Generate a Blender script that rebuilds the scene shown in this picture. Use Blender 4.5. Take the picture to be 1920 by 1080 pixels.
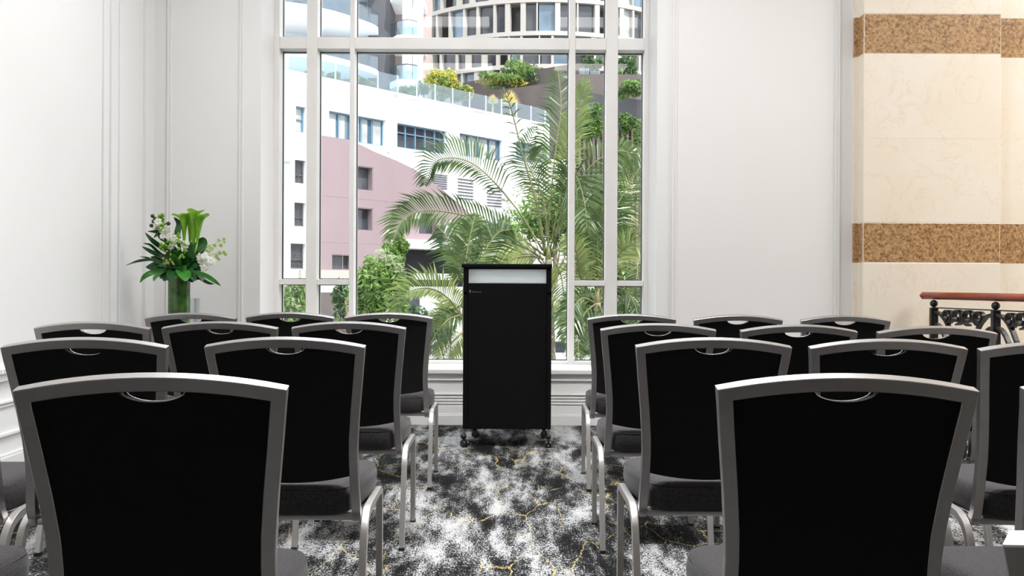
import bpy, bmesh, math, random
from mathutils import Vector, Matrix
random.seed(7)
for o in list(bpy.data.objects): bpy.data.objects.remove(o)
SC = bpy.context.scene
C = SC.collection
R = math.radians
# ------------------------------------------------------------------ camera
F = 1740.0; PX0, PY0 = 950.0, 530.0; EYE = 1.08; ROLL = R(0.27)
cam = bpy.data.cameras.new('camera'); camo = bpy.data.objects.new('camera', cam); C.objects.link(camo)
camo.matrix_world = Matrix.Translation((0, 0, EYE)) @ Matrix.Rotation(R(90), 4, 'X') @ Matrix.Rotation(ROLL, 4, 'Z')
cam.sensor_width = 36; cam.lens = F / 1920 * 36
cam.shift_x = (960 - PX0) / 1920; cam.shift_y = -(540 - PY0) / 1920
cam.clip_start = .05; cam.clip_end = 600
SC.camera = camo
# ------------------------------------------------------------------ look
SC.view_settings.view_transform = 'Standard'; SC.view_settings.look = 'None'
SC.view_settings.gamma = 1; SC.view_settings.use_curve_mapping = False
SC.view_settings.exposure = 0.35
# ------------------------------------------------------------------ sky and sun
w = bpy.data.worlds.new('sky'); SC.world = w; w.use_nodes = True
bg = w.node_tree.nodes['Background']; bg.inputs[0].default_value = (.90, .95, 1, 1); bg.inputs[1].default_value = 2.3
sl = bpy.data.lights.new('sun', 'SUN'); sl.energy = 5.0; sl.angle = R(.6); sl.color = (1, .97, .92)
so = bpy.data.objects.new('sun', sl); C.objects.link(so)
so.rotation_euler = Vector((.50, -.60, .95)).to_track_quat('Z', 'Y').to_euler()

def area(name, loc, rot, sx, sy, power, col=(1, 1, 1), spread=None):
    l = bpy.data.lights.new(name, 'AREA'); l.shape = 'RECTANGLE'; l.size = sx; l.size_y = sy; l.energy = power; l.color = col
    if spread: l.spread = spread
    o = bpy.data.objects.new(name, l); C.objects.link(o); o.location = loc; o.rotation_euler = rot
    return o
# light panels of the room, flush under the ceiling (the lamps themselves are built as ceiling_light below)
LAMPS = [(-.8, 4.8, 60), (1.2, 4.8, 46), (-.8, 3.1, 46), (1.2, 3.1, 46), (-.8, .6, .4), (1.3, .6, .4)]
for x, y, p in LAMPS: area('ceiling_light_source', (x, y, 4.44), (0, 0, 0), 1.1, .5, p, (1, 1, 1), None if y > 4.5 else R(100))
area('atrium_fill_light', (5.8, 4.6, 4.44), (0, 0, 0), 2.6, 2.0, 200, (1, .99, .97))  # unseen fill with no lamp built, added to brighten the marble
area('atrium_fill_light', (5.8, 1.0, 4.44), (0, 0, 0), 2.6, 2.0, 20, (1, .99, .97))  # weaker second fill, likewise added

# ------------------------------------------------------------------ helpers
def P(px, py, Y):
    """the world point a photo pixel shows at distance Y"""
    dx, dy = px - PX0, py - PY0
    c, s = math.cos(ROLL), math.sin(ROLL)
    ux, uy = dx * c + dy * s, -dx * s + dy * c
    return Vector((ux * Y / F, Y, EYE - uy * Y / F))
def XP(px, Y): return (px - PX0) * Y / F
def ZP(py, Y): return EYE - (py - PY0) * Y / F

def tag(o, label=None, cat=None, group=None, kind=None):
    if label: o['label'] = label
    if cat: o['category'] = cat
    if group: o['group'] = group
    if kind: o['kind'] = kind
    return o
def empty(name, loc=(0, 0, 0), rz=0, label=None, cat=None, group=None, kind=None):
    o = bpy.data.objects.new(name, None); C.objects.link(o); o.location = loc; o.rotation_euler = (0, 0, rz)
    o.empty_display_size = .1
    return tag(o, label, cat, group, kind)
def obj(name, bm, m, parent=None, smooth=False, **k):
    me = bpy.data.meshes.new(name)
    bmesh.ops.recalc_face_normals(bm, faces=bm.faces[:])
    bm.to_mesh(me); bm.free()
    for mm in (m if isinstance(m, (list, tuple)) else [m]): me.materials.append(mm)
    if smooth:
        for p in me.polygons: p.use_smooth = True
        if smooth is not True:
            me.set_sharp_from_angle(angle=R(smooth))
    o = bpy.data.objects.new(name, me); C.objects.link(o)
    if parent: o.parent = parent
    return tag(o, **k)
def copy_tree(o, parent=None):
    c = o.copy(); C.objects.link(c)
    if parent: c.parent = parent
    for ch in list(o.children): copy_tree(ch, c)
    return c
def BM(): return bmesh.new()
def box(bm, a, b, mi=0, bev=0):
    x0, y0, z0 = a; x1, y1, z1 = b
    vs = [bm.verts.new(p) for p in ((x0,y0,z0),(x1,y0,z0),(x1,y1,z0),(x0,y1,z0),(x0,y0,z1),(x1,y0,z1),(x1,y1,z1),(x0,y1,z1))]
    fs = [bm.faces.new([vs[i] for i in q]) for q in ((0,3,2,1),(4,5,6,7),(0,1,5,4),(1,2,6,5),(2,3,7,6),(3,0,4,7))]
    for f in fs: f.material_index = mi
    if bev:
        es = set(e for f in fs for e in f.edges)
        bmesh.ops.bevel(bm, geom=list(es), offset=bev, segments=2, affect='EDGES', profile=.5)
    return vs
def sweep(bm, pts, wa, wb, na, cap=True, mi=0, closed=False, rnd=0):
    """bar of section wa (across, in the plane) x wb (along the normals na) following pts with mitred corners"""
    pts = [Vector(p) for p in pts]; n = len(pts)
    rings = []
    for i, p in enumerate(pts):
        nn = (Vector(na[i]) if isinstance(na, list) else Vector(na)).normalized()
        if closed: t0 = (p - pts[i-1]).normalized(); t1 = (pts[(i+1) % n] - p).normalized()
        else:
            t0 = (p - pts[i-1]).normalized() if i else (pts[1]-p).normalized()
            t1 = (pts[i+1] - p).normalized() if i < n-1 else t0
        b0 = t0.cross(nn).normalized(); b1 = t1.cross(nn).normalized()
        b = (b0 + b1).normalized(); k = 1 / max(.4, b.dot(b0))
        t = (t0 + t1).normalized(); q = b.cross(t).normalized()
        W, D = (wa(i) if callable(wa) else wa) / 2, (wb(i) if callable(wb) else wb) / 2
        r = min(W, D) * (rnd or .10)
        sec = [(-W+r, -D), (W-r, -D), (W, -D+r), (W, D-r), (W-r, D), (-W+r, D), (-W, D-r), (-W, -D+r)]
        rings.append([bm.verts.new(p + b * (u * k) + q * v) for u, v in sec])
    m = 8
    rng = range(n) if closed else range(n-1)
    for i in rng:
        a, c = rings[i], rings[(i+1) % n]
        for j in range(m):
            f = bm.faces.new((a[j], a[(j+1) % m], c[(j+1) % m], c[j])); f.material_index = mi
    if cap and not closed:
        f = bm.faces.new(rings[0]); f.material_index = mi; f = bm.faces.new(rings[-1][::-1]); f.material_index = mi
def tube(bm, pts, rad, seg=8, mi=0, cap=True):
    pts = [Vector(p) for p in pts]; n = len(pts); rings = []
    up = Vector((.31, .95, .05)).normalized()
    for i, p in enumerate(pts):
        t = (pts[min(i+1, n-1)] - pts[max(i-1, 0)]).normalized()
        a = t.cross(up)
        if a.length < 1e-3: a = t.cross(Vector((1, 0, 0)))
        a.normalize(); b = t.cross(a)
        r = rad(i / (n-1)) if callable(rad) else rad
        rings.append([bm.verts.new(p + (a * math.cos(2*math.pi*k/seg) + b * math.sin(2*math.pi*k/seg)) * r) for k in range(seg)])
    for i in range(n-1):
        for j in range(seg):
            f = bm.faces.new((rings[i][j], rings[i][(j+1) % seg], rings[i+1][(j+1) % seg], rings[i+1][j])); f.material_index = mi
    if cap: bm.faces.new(rings[0][::-1]).material_index = mi; bm.faces.new(rings[-1]).material_index = mi
def lathe(bm, prof, seg=24, c=(0, 0, 0), mi=0):
    c = Vector(c); rings = []
    for r, z in prof:
        if r < 1e-5: rings.append([bm.verts.new(c + Vector((0, 0, z)))])
        else: rings.append([bm.verts.new(c + Vector((r*math.cos(2*math.pi*k/seg), r*math.sin(2*math.pi*k/seg), z))) for k in range(seg)])
    for a, b in zip(rings, rings[1:]):
        if len(a) == 1 and len(b) == 1: continue
        for j in range(seg):
            j2 = (j+1) % seg
            if len(a) == 1: f = bm.faces.new((a[0], b[j], b[j2]))
            elif len(b) == 1: f = bm.faces.new((a[j], a[j2], b[0]))
            else: f = bm.faces.new((a[j], a[j2], b[j2], b[j]))
            f.material_index = mi
def ball(bm, c, r, sz=1, seg=14, mi=0):
    lathe(bm, [(r*math.sin(math.pi*i/8) if 0 < i < 8 else 0, -r*sz*math.cos(math.pi*i/8)) for i in range(9)], seg, c, mi)
def spline(pts, n=12):
    """Catmull-Rom through pts"""
    pts = [Vector(p) for p in pts]; out = []
    q = [pts[0]*2 - pts[1]] + pts + [pts[-1]*2 - pts[-2]]
    for i in range(1, len(q)-2):
        a, b, c, d = q[i-1:i+3]
        for k in range(n):
            t = k / n
            out.append(.5 * ((2*b) + (c-a)*t + (2*a-5*b+4*c-d)*t*t + (3*b-a-3*c+d)*t**3))
    out.append(pts[-1]); return out
def lerp(tab, x):
    if x <= tab[0][0]: return tab[0][1]
    for (a, u), (b, v) in zip(tab, tab[1:]):
        if x <= b: return u + (v-u) * (x-a) / (b-a)
    return tab[-1][1]

# ------------------------------------------------------------------ materials
def mat(name, col, rough=.5, metal=0, col2=None, scale=8, bump=0, bscale=None, spec=None, trans=0, emit=None, detail=4):
    m = bpy.data.materials.new(name); m.use_nodes = True; nt = m.node_tree; b = nt.nodes['Principled BSDF']
    b.inputs['Roughness'].default_value = rough; b.inputs['Metallic'].default_value = metal
    if spec is not None: b.inputs['Specular IOR Level'].default_value = spec
    tc = nt.nodes.new('ShaderNodeTexCoord')
    nz = nt.nodes.new('ShaderNodeTexNoise'); nz.inputs['Scale'].default_value = scale; nz.inputs['Detail'].default_value = detail
    nt.links.new(tc.outputs['Object'], nz.inputs['Vector'])
    rp = nt.nodes.new('ShaderNodeValToRGB')
    c2 = col2 or tuple(min(1, c * .93) for c in col)
    rp.color_ramp.elements[0].position = .35; rp.color_ramp.elements[1].position = .65
    rp.color_ramp.elements[0].color = (*col, 1); rp.color_ramp.elements[1].color = (*c2, 1)
    nt.links.new(nz.outputs['Fac'], rp.inputs[0]); nt.links.new(rp.outputs[0], b.inputs['Base Color'])
    if bump:
        n2 = nt.nodes.new('ShaderNodeTexNoise'); n2.inputs['Scale'].default_value = bscale or scale
        nt.links.new(tc.outputs['Object'], n2.inputs['Vector'])
        bp = nt.nodes.new('ShaderNodeBump'); bp.inputs['Strength'].default_value = bump; bp.inputs['Distance'].default_value = .002
        nt.links.new(n2.outputs['Fac'], bp.inputs['Height']); nt.links.new(bp.outputs[0], b.inputs['Normal'])
    if trans:
        tr = nt.nodes.new('ShaderNodeBsdfTranslucent'); nt.links.new(rp.outputs[0], tr.inputs[0])
        mx = nt.nodes.new('ShaderNodeMixShader'); mx.inputs[0].default_value = trans
        nt.links.new(b.outputs[0], mx.inputs[1]); nt.links.new(tr.outputs[0], mx.inputs[2])
        nt.links.new(mx.outputs[0], nt.nodes['Material Output'].inputs[0])
    if emit: b.inputs['Emission Color'].default_value = (*emit[0], 1); b.inputs['Emission Strength'].default_value = emit[1]
    return m
def glass(name, tint=(1, 1, 1), gloss=.08, rough=0.0):
    m = bpy.data.materials.new(name); m.use_nodes = True; nt = m.node_tree
    for n in list(nt.nodes):
        if n.type == 'BSDF_PRINCIPLED': nt.nodes.remove(n)
    t = nt.nodes.new('ShaderNodeBsdfTransparent'); t.inputs[0].default_value = (*tint, 1)
    g = nt.nodes.new('ShaderNodeBsdfGlossy'); g.inputs['Roughness'].default_value = rough
    mx = nt.nodes.new('ShaderNodeMixShader'); mx.inputs[0].default_value = gloss
    nt.links.new(t.outputs[0], mx.inputs[1]); nt.links.new(g.outputs[0], mx.inputs[2])
    nt.links.new(mx.outputs[0], nt.nodes['Material Output'].inputs[0]); return m
M = {}
M['wall'] = mat('wall_paint', (.82, .812, .805), .55, col2=(.81, .80, .79), scale=1.2)
M['wall_left'] = mat('wall_paint_left', (.80, .80, .80), .5, col2=(.79, .79, .79), scale=1.2)
M['trim'] = mat('trim_paint', (.84, .835, .83), .35, scale=2)
M['frame_white'] = mat('window_frame_paint', (.84, .82, .80), .4, scale=3)
M['ceiling'] = mat('ceiling_paint', (.85, .85, .85), .7, scale=1)
M['silver'] = mat('silver_powder_coat', (.42, .405, .40), .36, 1.0, col2=(.40, .385, .38), scale=40)
M['leg'] = mat('silver_lit_legs', (.50, .485, .47), .35, .6, col2=(.47, .455, .44), scale=40)  # lighter copy of the frame silver; overhead light put into the colour
M['rail_dark'] = mat('wrought_iron', (.035, .035, .036), .35, .5, col2=(.02, .02, .022), scale=20, bump=.3)
M['black_plastic'] = mat('black_plastic', (.012, .012, .013), .35, scale=20)
M['edge'] = mat('woven_edge', (.40, .40, .40), .4, .3, scale=200)
M['lectern'] = mat('lectern_black', (.0045, .0045, .005), .5, col2=(.0035, .0035, .004), scale=60, bump=.05, spec=.12)
M['cushion_side'] = mat('seat_cloth', (.05, .048, .05), .85, col2=(.03, .03, .032), scale=300, bump=.5, bscale=500)
M['white_plastic'] = mat('frosted_acrylic', (.95, .97, .98), .5, scale=3, trans=.85)
M['logo'] = mat('logo_grey', (.10, .10, .10), .5)
M['green_glass'] = mat('green_vase', (.02, .10, .015), .06, col2=(.14, .30, .06), scale=9, spec=.8, trans=.25)
M['glass'] = glass('clear_glass', (.985, .99, .99), .05)
M['bal_glass'] = glass('balustrade_glass', (.70, .82, .88), .13, .05)
M['pane_blue'] = mat('blue_window_glass', (.13, .20, .28), .12, col2=(.05, .09, .13), scale=.5, spec=.9)
M['pane_dark'] = mat('dark_window_glass', (.03, .035, .045), .15, col2=(.07, .075, .085), scale=.6, spec=.5)
M['curtain'] = mat('pale_curtain_glass', (.42, .44, .43), .3, col2=(.30, .32, .32), scale=2)
M['blue_frame'] = mat('blue_metal', (.13, .24, .34), .4, scale=5)
M['bldg_white'] = mat('white_render', (.88, .88, .88), .7, col2=(.85, .85, .86), scale=.3)
M['red'] = mat('haze_muted_red', (.26, .195, .21), .8, col2=(.24, .18, .195), scale=.35)  # red wall, the haze before it put into the colour
M['red_joint'] = mat('red_wall_joint', (.29, .23, .24), .8)
M['tower'] = mat('tower_cream', (.40, .375, .345), .7, col2=(.37, .35, .32), scale=.3)
M['tower_grey'] = mat('tower_grey_render', (.22, .22, .23), .7, scale=.3)
M['tower_dark'] = mat('tower_charcoal', (.075, .075, .085), .8, col2=(.06, .06, .07), scale=.5)
M['brown_wall'] = mat('brown_wall', (.11, .09, .085), .8, col2=(.085, .07, .068), scale=.6)
M['batten'] = mat('timber_batten', (.30, .20, .16), .7, col2=(.22, .15, .12), scale=1.5)
M['pink_wall'] = mat('pale_pink_wall', (.42, .33, .30), .7, scale=.4)
M['asphalt'] = mat('asphalt', (.10, .10, .10), .9, col2=(.14, .14, .14), scale=.8)
M['leaf'] = mat('leaf_green', (.10, .20, .035), .45, col2=(.20, .32, .08), scale=1.2, trans=.3)
M['leaf_pale'] = mat('leaf_pale', (.20, .28, .12), .4, col2=(.32, .40, .20), scale=1.4, trans=.3)
M['leaf_dark'] = mat('leaf_dark', (.035, .09, .03), .4, col2=(.08, .16, .05), scale=1.5, trans=.2)
M['leaf_yellow'] = mat('leaf_yellow', (.55, .45, .06), .5, col2=(.30, .36, .08), scale=1.6, trans=.3)
M['leaf_straw'] = mat('leaf_straw', (.75, .62, .28), .6, col2=(.6, .45, .15), scale=3, trans=.3)
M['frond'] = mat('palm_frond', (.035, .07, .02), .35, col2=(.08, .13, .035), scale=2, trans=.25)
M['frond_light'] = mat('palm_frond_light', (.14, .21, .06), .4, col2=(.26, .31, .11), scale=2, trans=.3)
M['stalk'] = mat('palm_stalk', (.10, .12, .035), .5, col2=(.17, .15, .05), scale=4)
M['bark'] = mat('bark', (.16, .12, .08), .9, col2=(.24, .19, .13), scale=6, bump=.5)
M['palm_trunk'] = mat('palm_trunk', (.30, .27, .19), .8, col2=(.18, .17, .11), scale=10)
M['fl_leaf'] = mat('bouquet_leaf', (.008, .045, .010), .3, col2=(.02, .10, .02), scale=14, trans=.1)
M['fl_leaf_mid'] = mat('bouquet_leaf_mid', (.03, .16, .02), .35, col2=(.05, .26, .03), scale=14, trans=.2)
M['calla'] = mat('calla_green', (.17, .44, .02), .35, col2=(.34, .62, .06), scale=12, trans=.35)
M['petal'] = mat('white_petal', (.85, .86, .78), .5, scale=20, trans=.3)
M['bud'] = mat('pale_green_bud', (.42, .58, .16), .5, scale=20, trans=.3)
M['berry'] = mat('dark_berry', (.03, .05, .025), .4, scale=20)
M['wood'] = mat('handrail_wood', (.30, .045, .018), .22, col2=(.20, .030, .012), scale=4, spec=.7)
M['car_white'] = mat('car_paint', (.85, .86, .88), .2, scale=1, spec=.7)
M['tyre'] = mat('tyre', (.015, .015, .015), .8)
M['lamp_glow'] = mat('lamp_diffuser', (.9, .9, .9), .5, emit=((1, .97, .94), 3))
M['table_wood'] = mat('dark_table', (.05, .035, .025), .4, scale=5)

def carpet_mat():
    m = bpy.data.materials.new('distressed_carpet'); m.use_nodes = True; nt = m.node_tree; L = nt.links.new
    b = nt.nodes['Principled BSDF']; b.inputs['Roughness'].default_value = .95; b.inputs['Specular IOR Level'].default_value = .1
    tc = nt.nodes.new('ShaderNodeTexCoord')
    def mp(s):
        n = nt.nodes.new('ShaderNodeMapping'); n.inputs['Scale'].default_value = s; L(tc.outputs['Object'], n.inputs[0]); return n
    def noise(v, sc, det, ro=.6):
        n = nt.nodes.new('ShaderNodeTexNoise'); n.inputs['Scale'].default_value = sc; n.inputs['Detail'].default_value = det
        n.inputs['Roughness'].default_value = ro; L(v.outputs[0], n.inputs['Vector']); return n
    def math_(op, a, bb):
        n = nt.nodes.new('ShaderNodeMath'); n.operation = op
        for i, q in enumerate((a, bb)):
            if isinstance(q, (int, float)): n.inputs[i].default_value = q
            else: L(q, n.inputs[i])
        return n.outputs[0]
    def ramp(fac, stops):
        n = nt.nodes.new('ShaderNodeValToRGB'); e = n.color_ramp.elements
        while len(e) < len(stops): e.new(.5)
        for q, (p, c) in zip(e, stops): q.position = p; q.color = (c, c, c, 1) if isinstance(c, float) else (*c, 1)
        L(fac, n.inputs[0]); return n.outputs[0]
    big = noise(mp((2.6, .75, 1)), 1.5, 3, .55)
    mid = noise(mp((1.7, .55, 1)), 8, 6, .75)
    fine = noise(mp((1.6, .6, 1)), 95, 3, .8)
    streak = noise(mp((5.5, .8, 1)), 1.6, 4, .6)
    s = math_('ADD', math_('ADD', math_('MULTIPLY', big.outputs['Fac'], .65), math_('MULTIPLY', streak.outputs['Fac'], .40)), math_('MULTIPLY', mid.outputs['Fac'], .65))
    s = math_('ADD', s, math_('MULTIPLY', fine.outputs['Fac'], .85))
    s = math_('SUBTRACT', s, .752)
    base = ramp(s, [(.37, .43), (.44, .35), (.475, .20), (.51, .075), (.545, .016), (.64, .005)])
    # thin broken golden crackle
    vo = nt.nodes.new('ShaderNodeTexVoronoi'); vo.feature = 'DISTANCE_TO_EDGE'; vo.inputs['Scale'].default_value = 4.6
    wv = nt.nodes.new('ShaderNodeMixRGB'); wv.inputs[0].default_value = .06
    L(mp((1.3, .5, 1)).outputs[0], wv.inputs[1]); L(noise(mp((1, 1, 1)), 6, 3).outputs['Color'], wv.inputs[2]); L(wv.outputs[0], vo.inputs['Vector'])
    line = ramp(vo.outputs['Distance'], [(.0, 1.0), (.008, 1.0), (.018, 0.0)])
    gate = ramp(noise(mp((1, 1, 1)), 2.2, 2).outputs['Fac'], [(.46, 0.0), (.55, 1.0)])
    gr = ramp(noise(mp((1, 1, 1)), 110, 2).outputs['Fac'], [(.48, 0.0), (.53, 1.0)])
    g = math_('MULTIPLY', math_('MULTIPLY', line, gate), gr)
    mx = nt.nodes.new('ShaderNodeMixRGB'); L(g, mx.inputs[0]); L(base, mx.inputs[1]); mx.inputs[2].default_value = (.56, .44, .17, 1)
    tint = nt.nodes.new('ShaderNodeMixRGB'); tint.blend_type = 'MULTIPLY'; tint.inputs[0].default_value = 1
    L(mx.outputs[0], tint.inputs[1]); tint.inputs[2].default_value = (.97, .98, 1, 1)
    L(tint.outputs[0], b.inputs['Base Color'])
    bp = nt.nodes.new('ShaderNodeBump'); bp.inputs['Strength'].default_value = .5; bp.inputs['Distance'].default_value = .004
    L(noise(mp((1, 1, 1)), 260, 2).outputs['Fac'], bp.inputs['Height']); L(bp.outputs[0], b.inputs['Normal'])
    return m
M['carpet'] = carpet_mat()

def mesh_mat():
    """black woven mesh of the chair backs"""
    m = bpy.data.materials.new('black_mesh_weave'); m.use_nodes = True; nt = m.node_tree; L = nt.links.new
    b = nt.nodes['Principled BSDF']; b.inputs['Roughness'].default_value = .8; b.inputs['Specular IOR Level'].default_value = .15
    tc = nt.nodes.new('ShaderNodeTexCoord')
    outs = []
    for d, s in (('Z', 95), ('X', 95)):
        wv = nt.nodes.new('ShaderNodeTexWave'); wv.bands_direction = d; wv.inputs['Scale'].default_value = s
        L(tc.outputs['Object'], wv.inputs['Vector']); outs.append(wv.outputs['Fac'])
    mu = nt.nodes.new('ShaderNodeMath'); mu.operation = 'MULTIPLY'; L(outs[0], mu.inputs[0]); L(outs[1], mu.inputs[1])
    rp = nt.nodes.new('ShaderNodeValToRGB'); rp.color_ramp.elements[0].color = (.003, .003, .0034, 1); rp.color_ramp.elements[1].color = (.026, .026, .027, 1)
    L(mu.outputs[0], rp.inputs[0]); L(rp.outputs[0], b.inputs['Base Color'])
    return m
M['mesh'] = mesh_mat()
def seat_mat():
    m = bpy.data.materials.new('seat_weave'); m.use_nodes = True; nt = m.node_tree; L = nt.links.new
    b = nt.nodes['Principled BSDF']; b.inputs['Roughness'].default_value = .8; b.inputs['Specular IOR Level'].default_value = .2
    b.inputs['Sheen Weight'].default_value = .14
    tc = nt.nodes.new('ShaderNodeTexCoord')
    nz = nt.nodes.new('ShaderNodeTexNoise'); nz.inputs['Scale'].default_value = 420; nz.inputs['Detail'].default_value = 1
    L(tc.outputs['Object'], nz.inputs['Vector'])
    rp = nt.nodes.new('ShaderNodeValToRGB'); rp.color_ramp.elements[0].position = .42; rp.color_ramp.elements[1].position = .60
    rp.color_ramp.elements[0].color = (.010, .009, .011, 1); rp.color_ramp.elements[1].color = (.045, .042, .046, 1)
    L(nz.outputs['Fac'], rp.inputs[0]); L(rp.outputs[0], b.inputs['Base Color']); return m
M['seat'] = seat_mat()

def marble_mat(name, band):
    m = bpy.data.materials.new(name); m.use_nodes = True; nt = m.node_tree; L = nt.links.new
    b = nt.nodes['Principled BSDF']; b.inputs['Roughness'].default_value = .18 if not band else .2
    tc = nt.nodes.new('ShaderNodeTexCoord')
    nz = nt.nodes.new('ShaderNodeTexNoise'); L(tc.outputs['Object'], nz.inputs['Vector'])
    rp = nt.nodes.new('ShaderNodeValToRGB'); e = rp.color_ramp.elements
    if band:
        nz.inputs['Scale'].default_value = 55; nz.inputs['Detail'].default_value = 6; nz.inputs['Roughness'].default_value = .8
        e[0].position = .36; e[0].color = (.09, .05, .03, 1); e[1].position = .62; e[1].color = (.62, .40, .20, 1)
        q = e.new(.48); q.color = (.38, .215, .10, 1)
        L(nz.outputs['Fac'], rp.inputs[0]); L(rp.outputs[0], b.inputs['Base Color'])
    else:
        nz.inputs['Scale'].default_value = 1.6; nz.inputs['Detail'].default_value = 8; nz.inputs['Roughness'].default_value = .65
        e[0].position = .30; e[0].color = (.86, .80, .71, 1); e[1].position = .70; e[1].color = (.84, .74, .61, 1)
        L(nz.outputs['Fac'], rp.inputs[0])
        n2 = nt.nodes.new('ShaderNodeTexNoise'); n2.inputs['Scale'].default_value = 2.2; n2.inputs['Detail'].default_value = 9; n2.inputs['Roughness'].default_value = .62; n2.inputs['Distortion'].default_value = 1.2
        L(tc.outputs['Object'], n2.inputs['Vector'])
        r2 = nt.nodes.new('ShaderNodeValToRGB'); e2 = r2.color_ramp.elements
        e2[0].position = .488; e2[0].color = (0, 0, 0, 1); e2[1].position = .512; e2[1].color = (0, 0, 0, 1); q = e2.new(.50); q.color = (.22, .22, .22, 1)
        L(n2.outputs['Fac'], r2.inputs[0])
        mx = nt.nodes.new('ShaderNodeMixRGB'); L(r2.outputs[0], mx.inputs[0]); L(rp.outputs[0], mx.inputs[1]); mx.inputs[2].default_value = (.66, .42, .22, 1)
        L(mx.outputs[0], b.inputs['Base Color'])
    return m
M['marble'] = marble_mat('cream_marble', False); M['granite'] = marble_mat('brown_granite', True)

# ================================================================== ROOM SHELL
XL, YB, YF, YG, ZC = -2.70, 7.04, 7.45, 7.58, 4.5
WX0, WX1, WZ0, WZ1 = -1.870, 1.134, .425, 4.0
def S(name, bm, m, smooth=False): return obj(name, bm, m, None, smooth, kind='structure')
bm = BM(); box(bm, (XL-.2, -5, -.12), (3.36, YB, 0)); S('floor', bm, M['carpet'])
bm = BM(); box(bm, (3.36, -5, -3.6), (9, 7.2, -3.5)); S('floor_atrium', bm, M['marble'])
bm = BM(); box(bm, (3.30, -5, -3.5), (3.36, 7.0, -.12)); S('wall_atrium', bm, M['marble'])
bm = BM(); box(bm, (XL-.2, -5.2, ZC), (9.2, 7.7, ZC+.25)); S('ceiling', bm, M['ceiling'])
bm = BM()   # back wall with the window opening
box(bm, (XL-.2, YB, -.12), (WX0, YB+.65, ZC)); box(bm, (WX1, YB, -.12), (2.66, YB+.65, ZC))
box(bm, (WX0, YB, -.12), (WX1, YB+.65, WZ0)); box(bm, (WX0, YB, WZ1), (WX1, YB+.65, ZC))
S('wall_back', bm, M['wall'])
bm = BM(); box(bm, (XL-.2, -5, -.12), (XL, YB, ZC)); box(bm, (XL, -5, 0), (XL+.03, 6.13, ZC)); S('wall_left', bm, M['wall_left'])
bm = BM(); box(bm, (9, -5, -3.6), (9.2, 7.7, ZC)); S('wall_right', bm, M['marble'])
bm = BM(); box(bm, (XL-.2, -5.2, -3.6), (9.2, -5, ZC)); S('wall_rear', bm, M['table_wood'])
# marble wall and its projecting pier with two granite bands
zb = [-3.6, 1.243, 1.540, 2.797, 3.094, ZC]
bm = BM()
for i in range(5):
    box(bm, (2.62, 7.01, zb[i]), (9, 7.66, zb[i+1]), i % 2)
S('wall_marble', bm, [M['marble'], M['granite']])
bm = BM()
for i in range(5):
    box(bm, (2.648, 6.90, zb[i] if i else 0), (3.668, 7.02, zb[i+1]), i % 2, .004)
bm2 = S('trim_1', bm, [M['marble'], M['granite']])
bm = BM(); box(bm, (2.662, 6.8992, 2.168), (3.66, 6.901, 2.1695)); S('trim_2', bm, M['marble'])

# wall mouldings -------------------------------------------------
def mould_ring(x0, x1, z0, z1, w_=.034):
    bm = BM()
    for k, (off, ww, dd) in enumerate(((0, .012, .014), (.012, .012, .008), (.024, .010, .012))):
        a0, a1, c0, c1 = x0+off+ww/2, x1-off-ww/2, z0+off+ww/2, z1-off-ww/2
        sweep(bm, [(a0, YB-dd/2+.002, c0), (a1, YB-dd/2+.002, c0), (a1, YB-dd/2+.002, c1), (a0, YB-dd/2+.002, c1)], ww, dd+.004, (0, 1, 0), closed=True)
    return bm
tn = 3
def trim(bm, m=None):
    global tn
    o = S('trim_%d' % tn, bm, m or M['trim']); tn += 1; return o
trim(mould_ring(-2.580, -2.000, .62, 4.2), M['wall'])
trim(mould_ring(1.250, 2.520, .62, 4.2), M['wall'])
# left wall: vertical panel mouldings, corner pilaster, dado rail
for y0, y1, d in ((6.11, 6.15, .045), (6.295, 6.318, .018), (6.44, 6.46, .012), (6.875, 6.895, .03)):
    bm = BM(); box(bm, (XL-.001, y0, .62), (XL+d, y1, 4.2), 0, .004); trim(bm, M['wall_left'])
bm = BM(); box(bm, (XL-.001, 6.895, 0), (XL+.022, YB+.001, ZC), 0, .003); trim(bm, M['wall_left'])
bm = BM()
x = XL + .03
for z0, z1, d in ((.585, .615, .035), (.545, .585, .022), (.425, .440, .018), (.405, .420, .010), (.250, .268, .016), (.0, .14, .018), (.14, .155, .012)):
    box(bm, (x-.002, -5, z0), (x+d, 6.11, z1), 0, .003)
k = 0
y = 3.0
while y < 6.08:      # bead-and-dentil row under the dado cap
    box(bm, (x+.02, y, .590), (x+.042, y+.018, .612)); y += .036
S('baseboard_left', bm, M['trim'])
# under-window panelling and baseboard on back wall
bm = BM()
def strip(z0, z1, d, x0=XL+.03, x1=2.63): box(bm, (x0, YB-d, z0), (x1, YB+.001, z1), 0, .003)
strip(.0, .076, .026); strip(.076, .088, .020); strip(.088, .150, .014)
for q in (.157, .180, .203): strip(q, q+.016, .016)
strip(.228, .240, .020); strip(.240, .335, .008); strip(.337, .352, .022); strip(.352, .385, .014)
S('baseboard_back', bm, M['trim'])
bm = BM(); box(bm, (WX0-.06, YB-.045, .388), (WX1+.06, YB+.43, WZ0+.002), 0, .008)
S('trim_%d' % tn, bm, M['trim']); tn += 1

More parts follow.
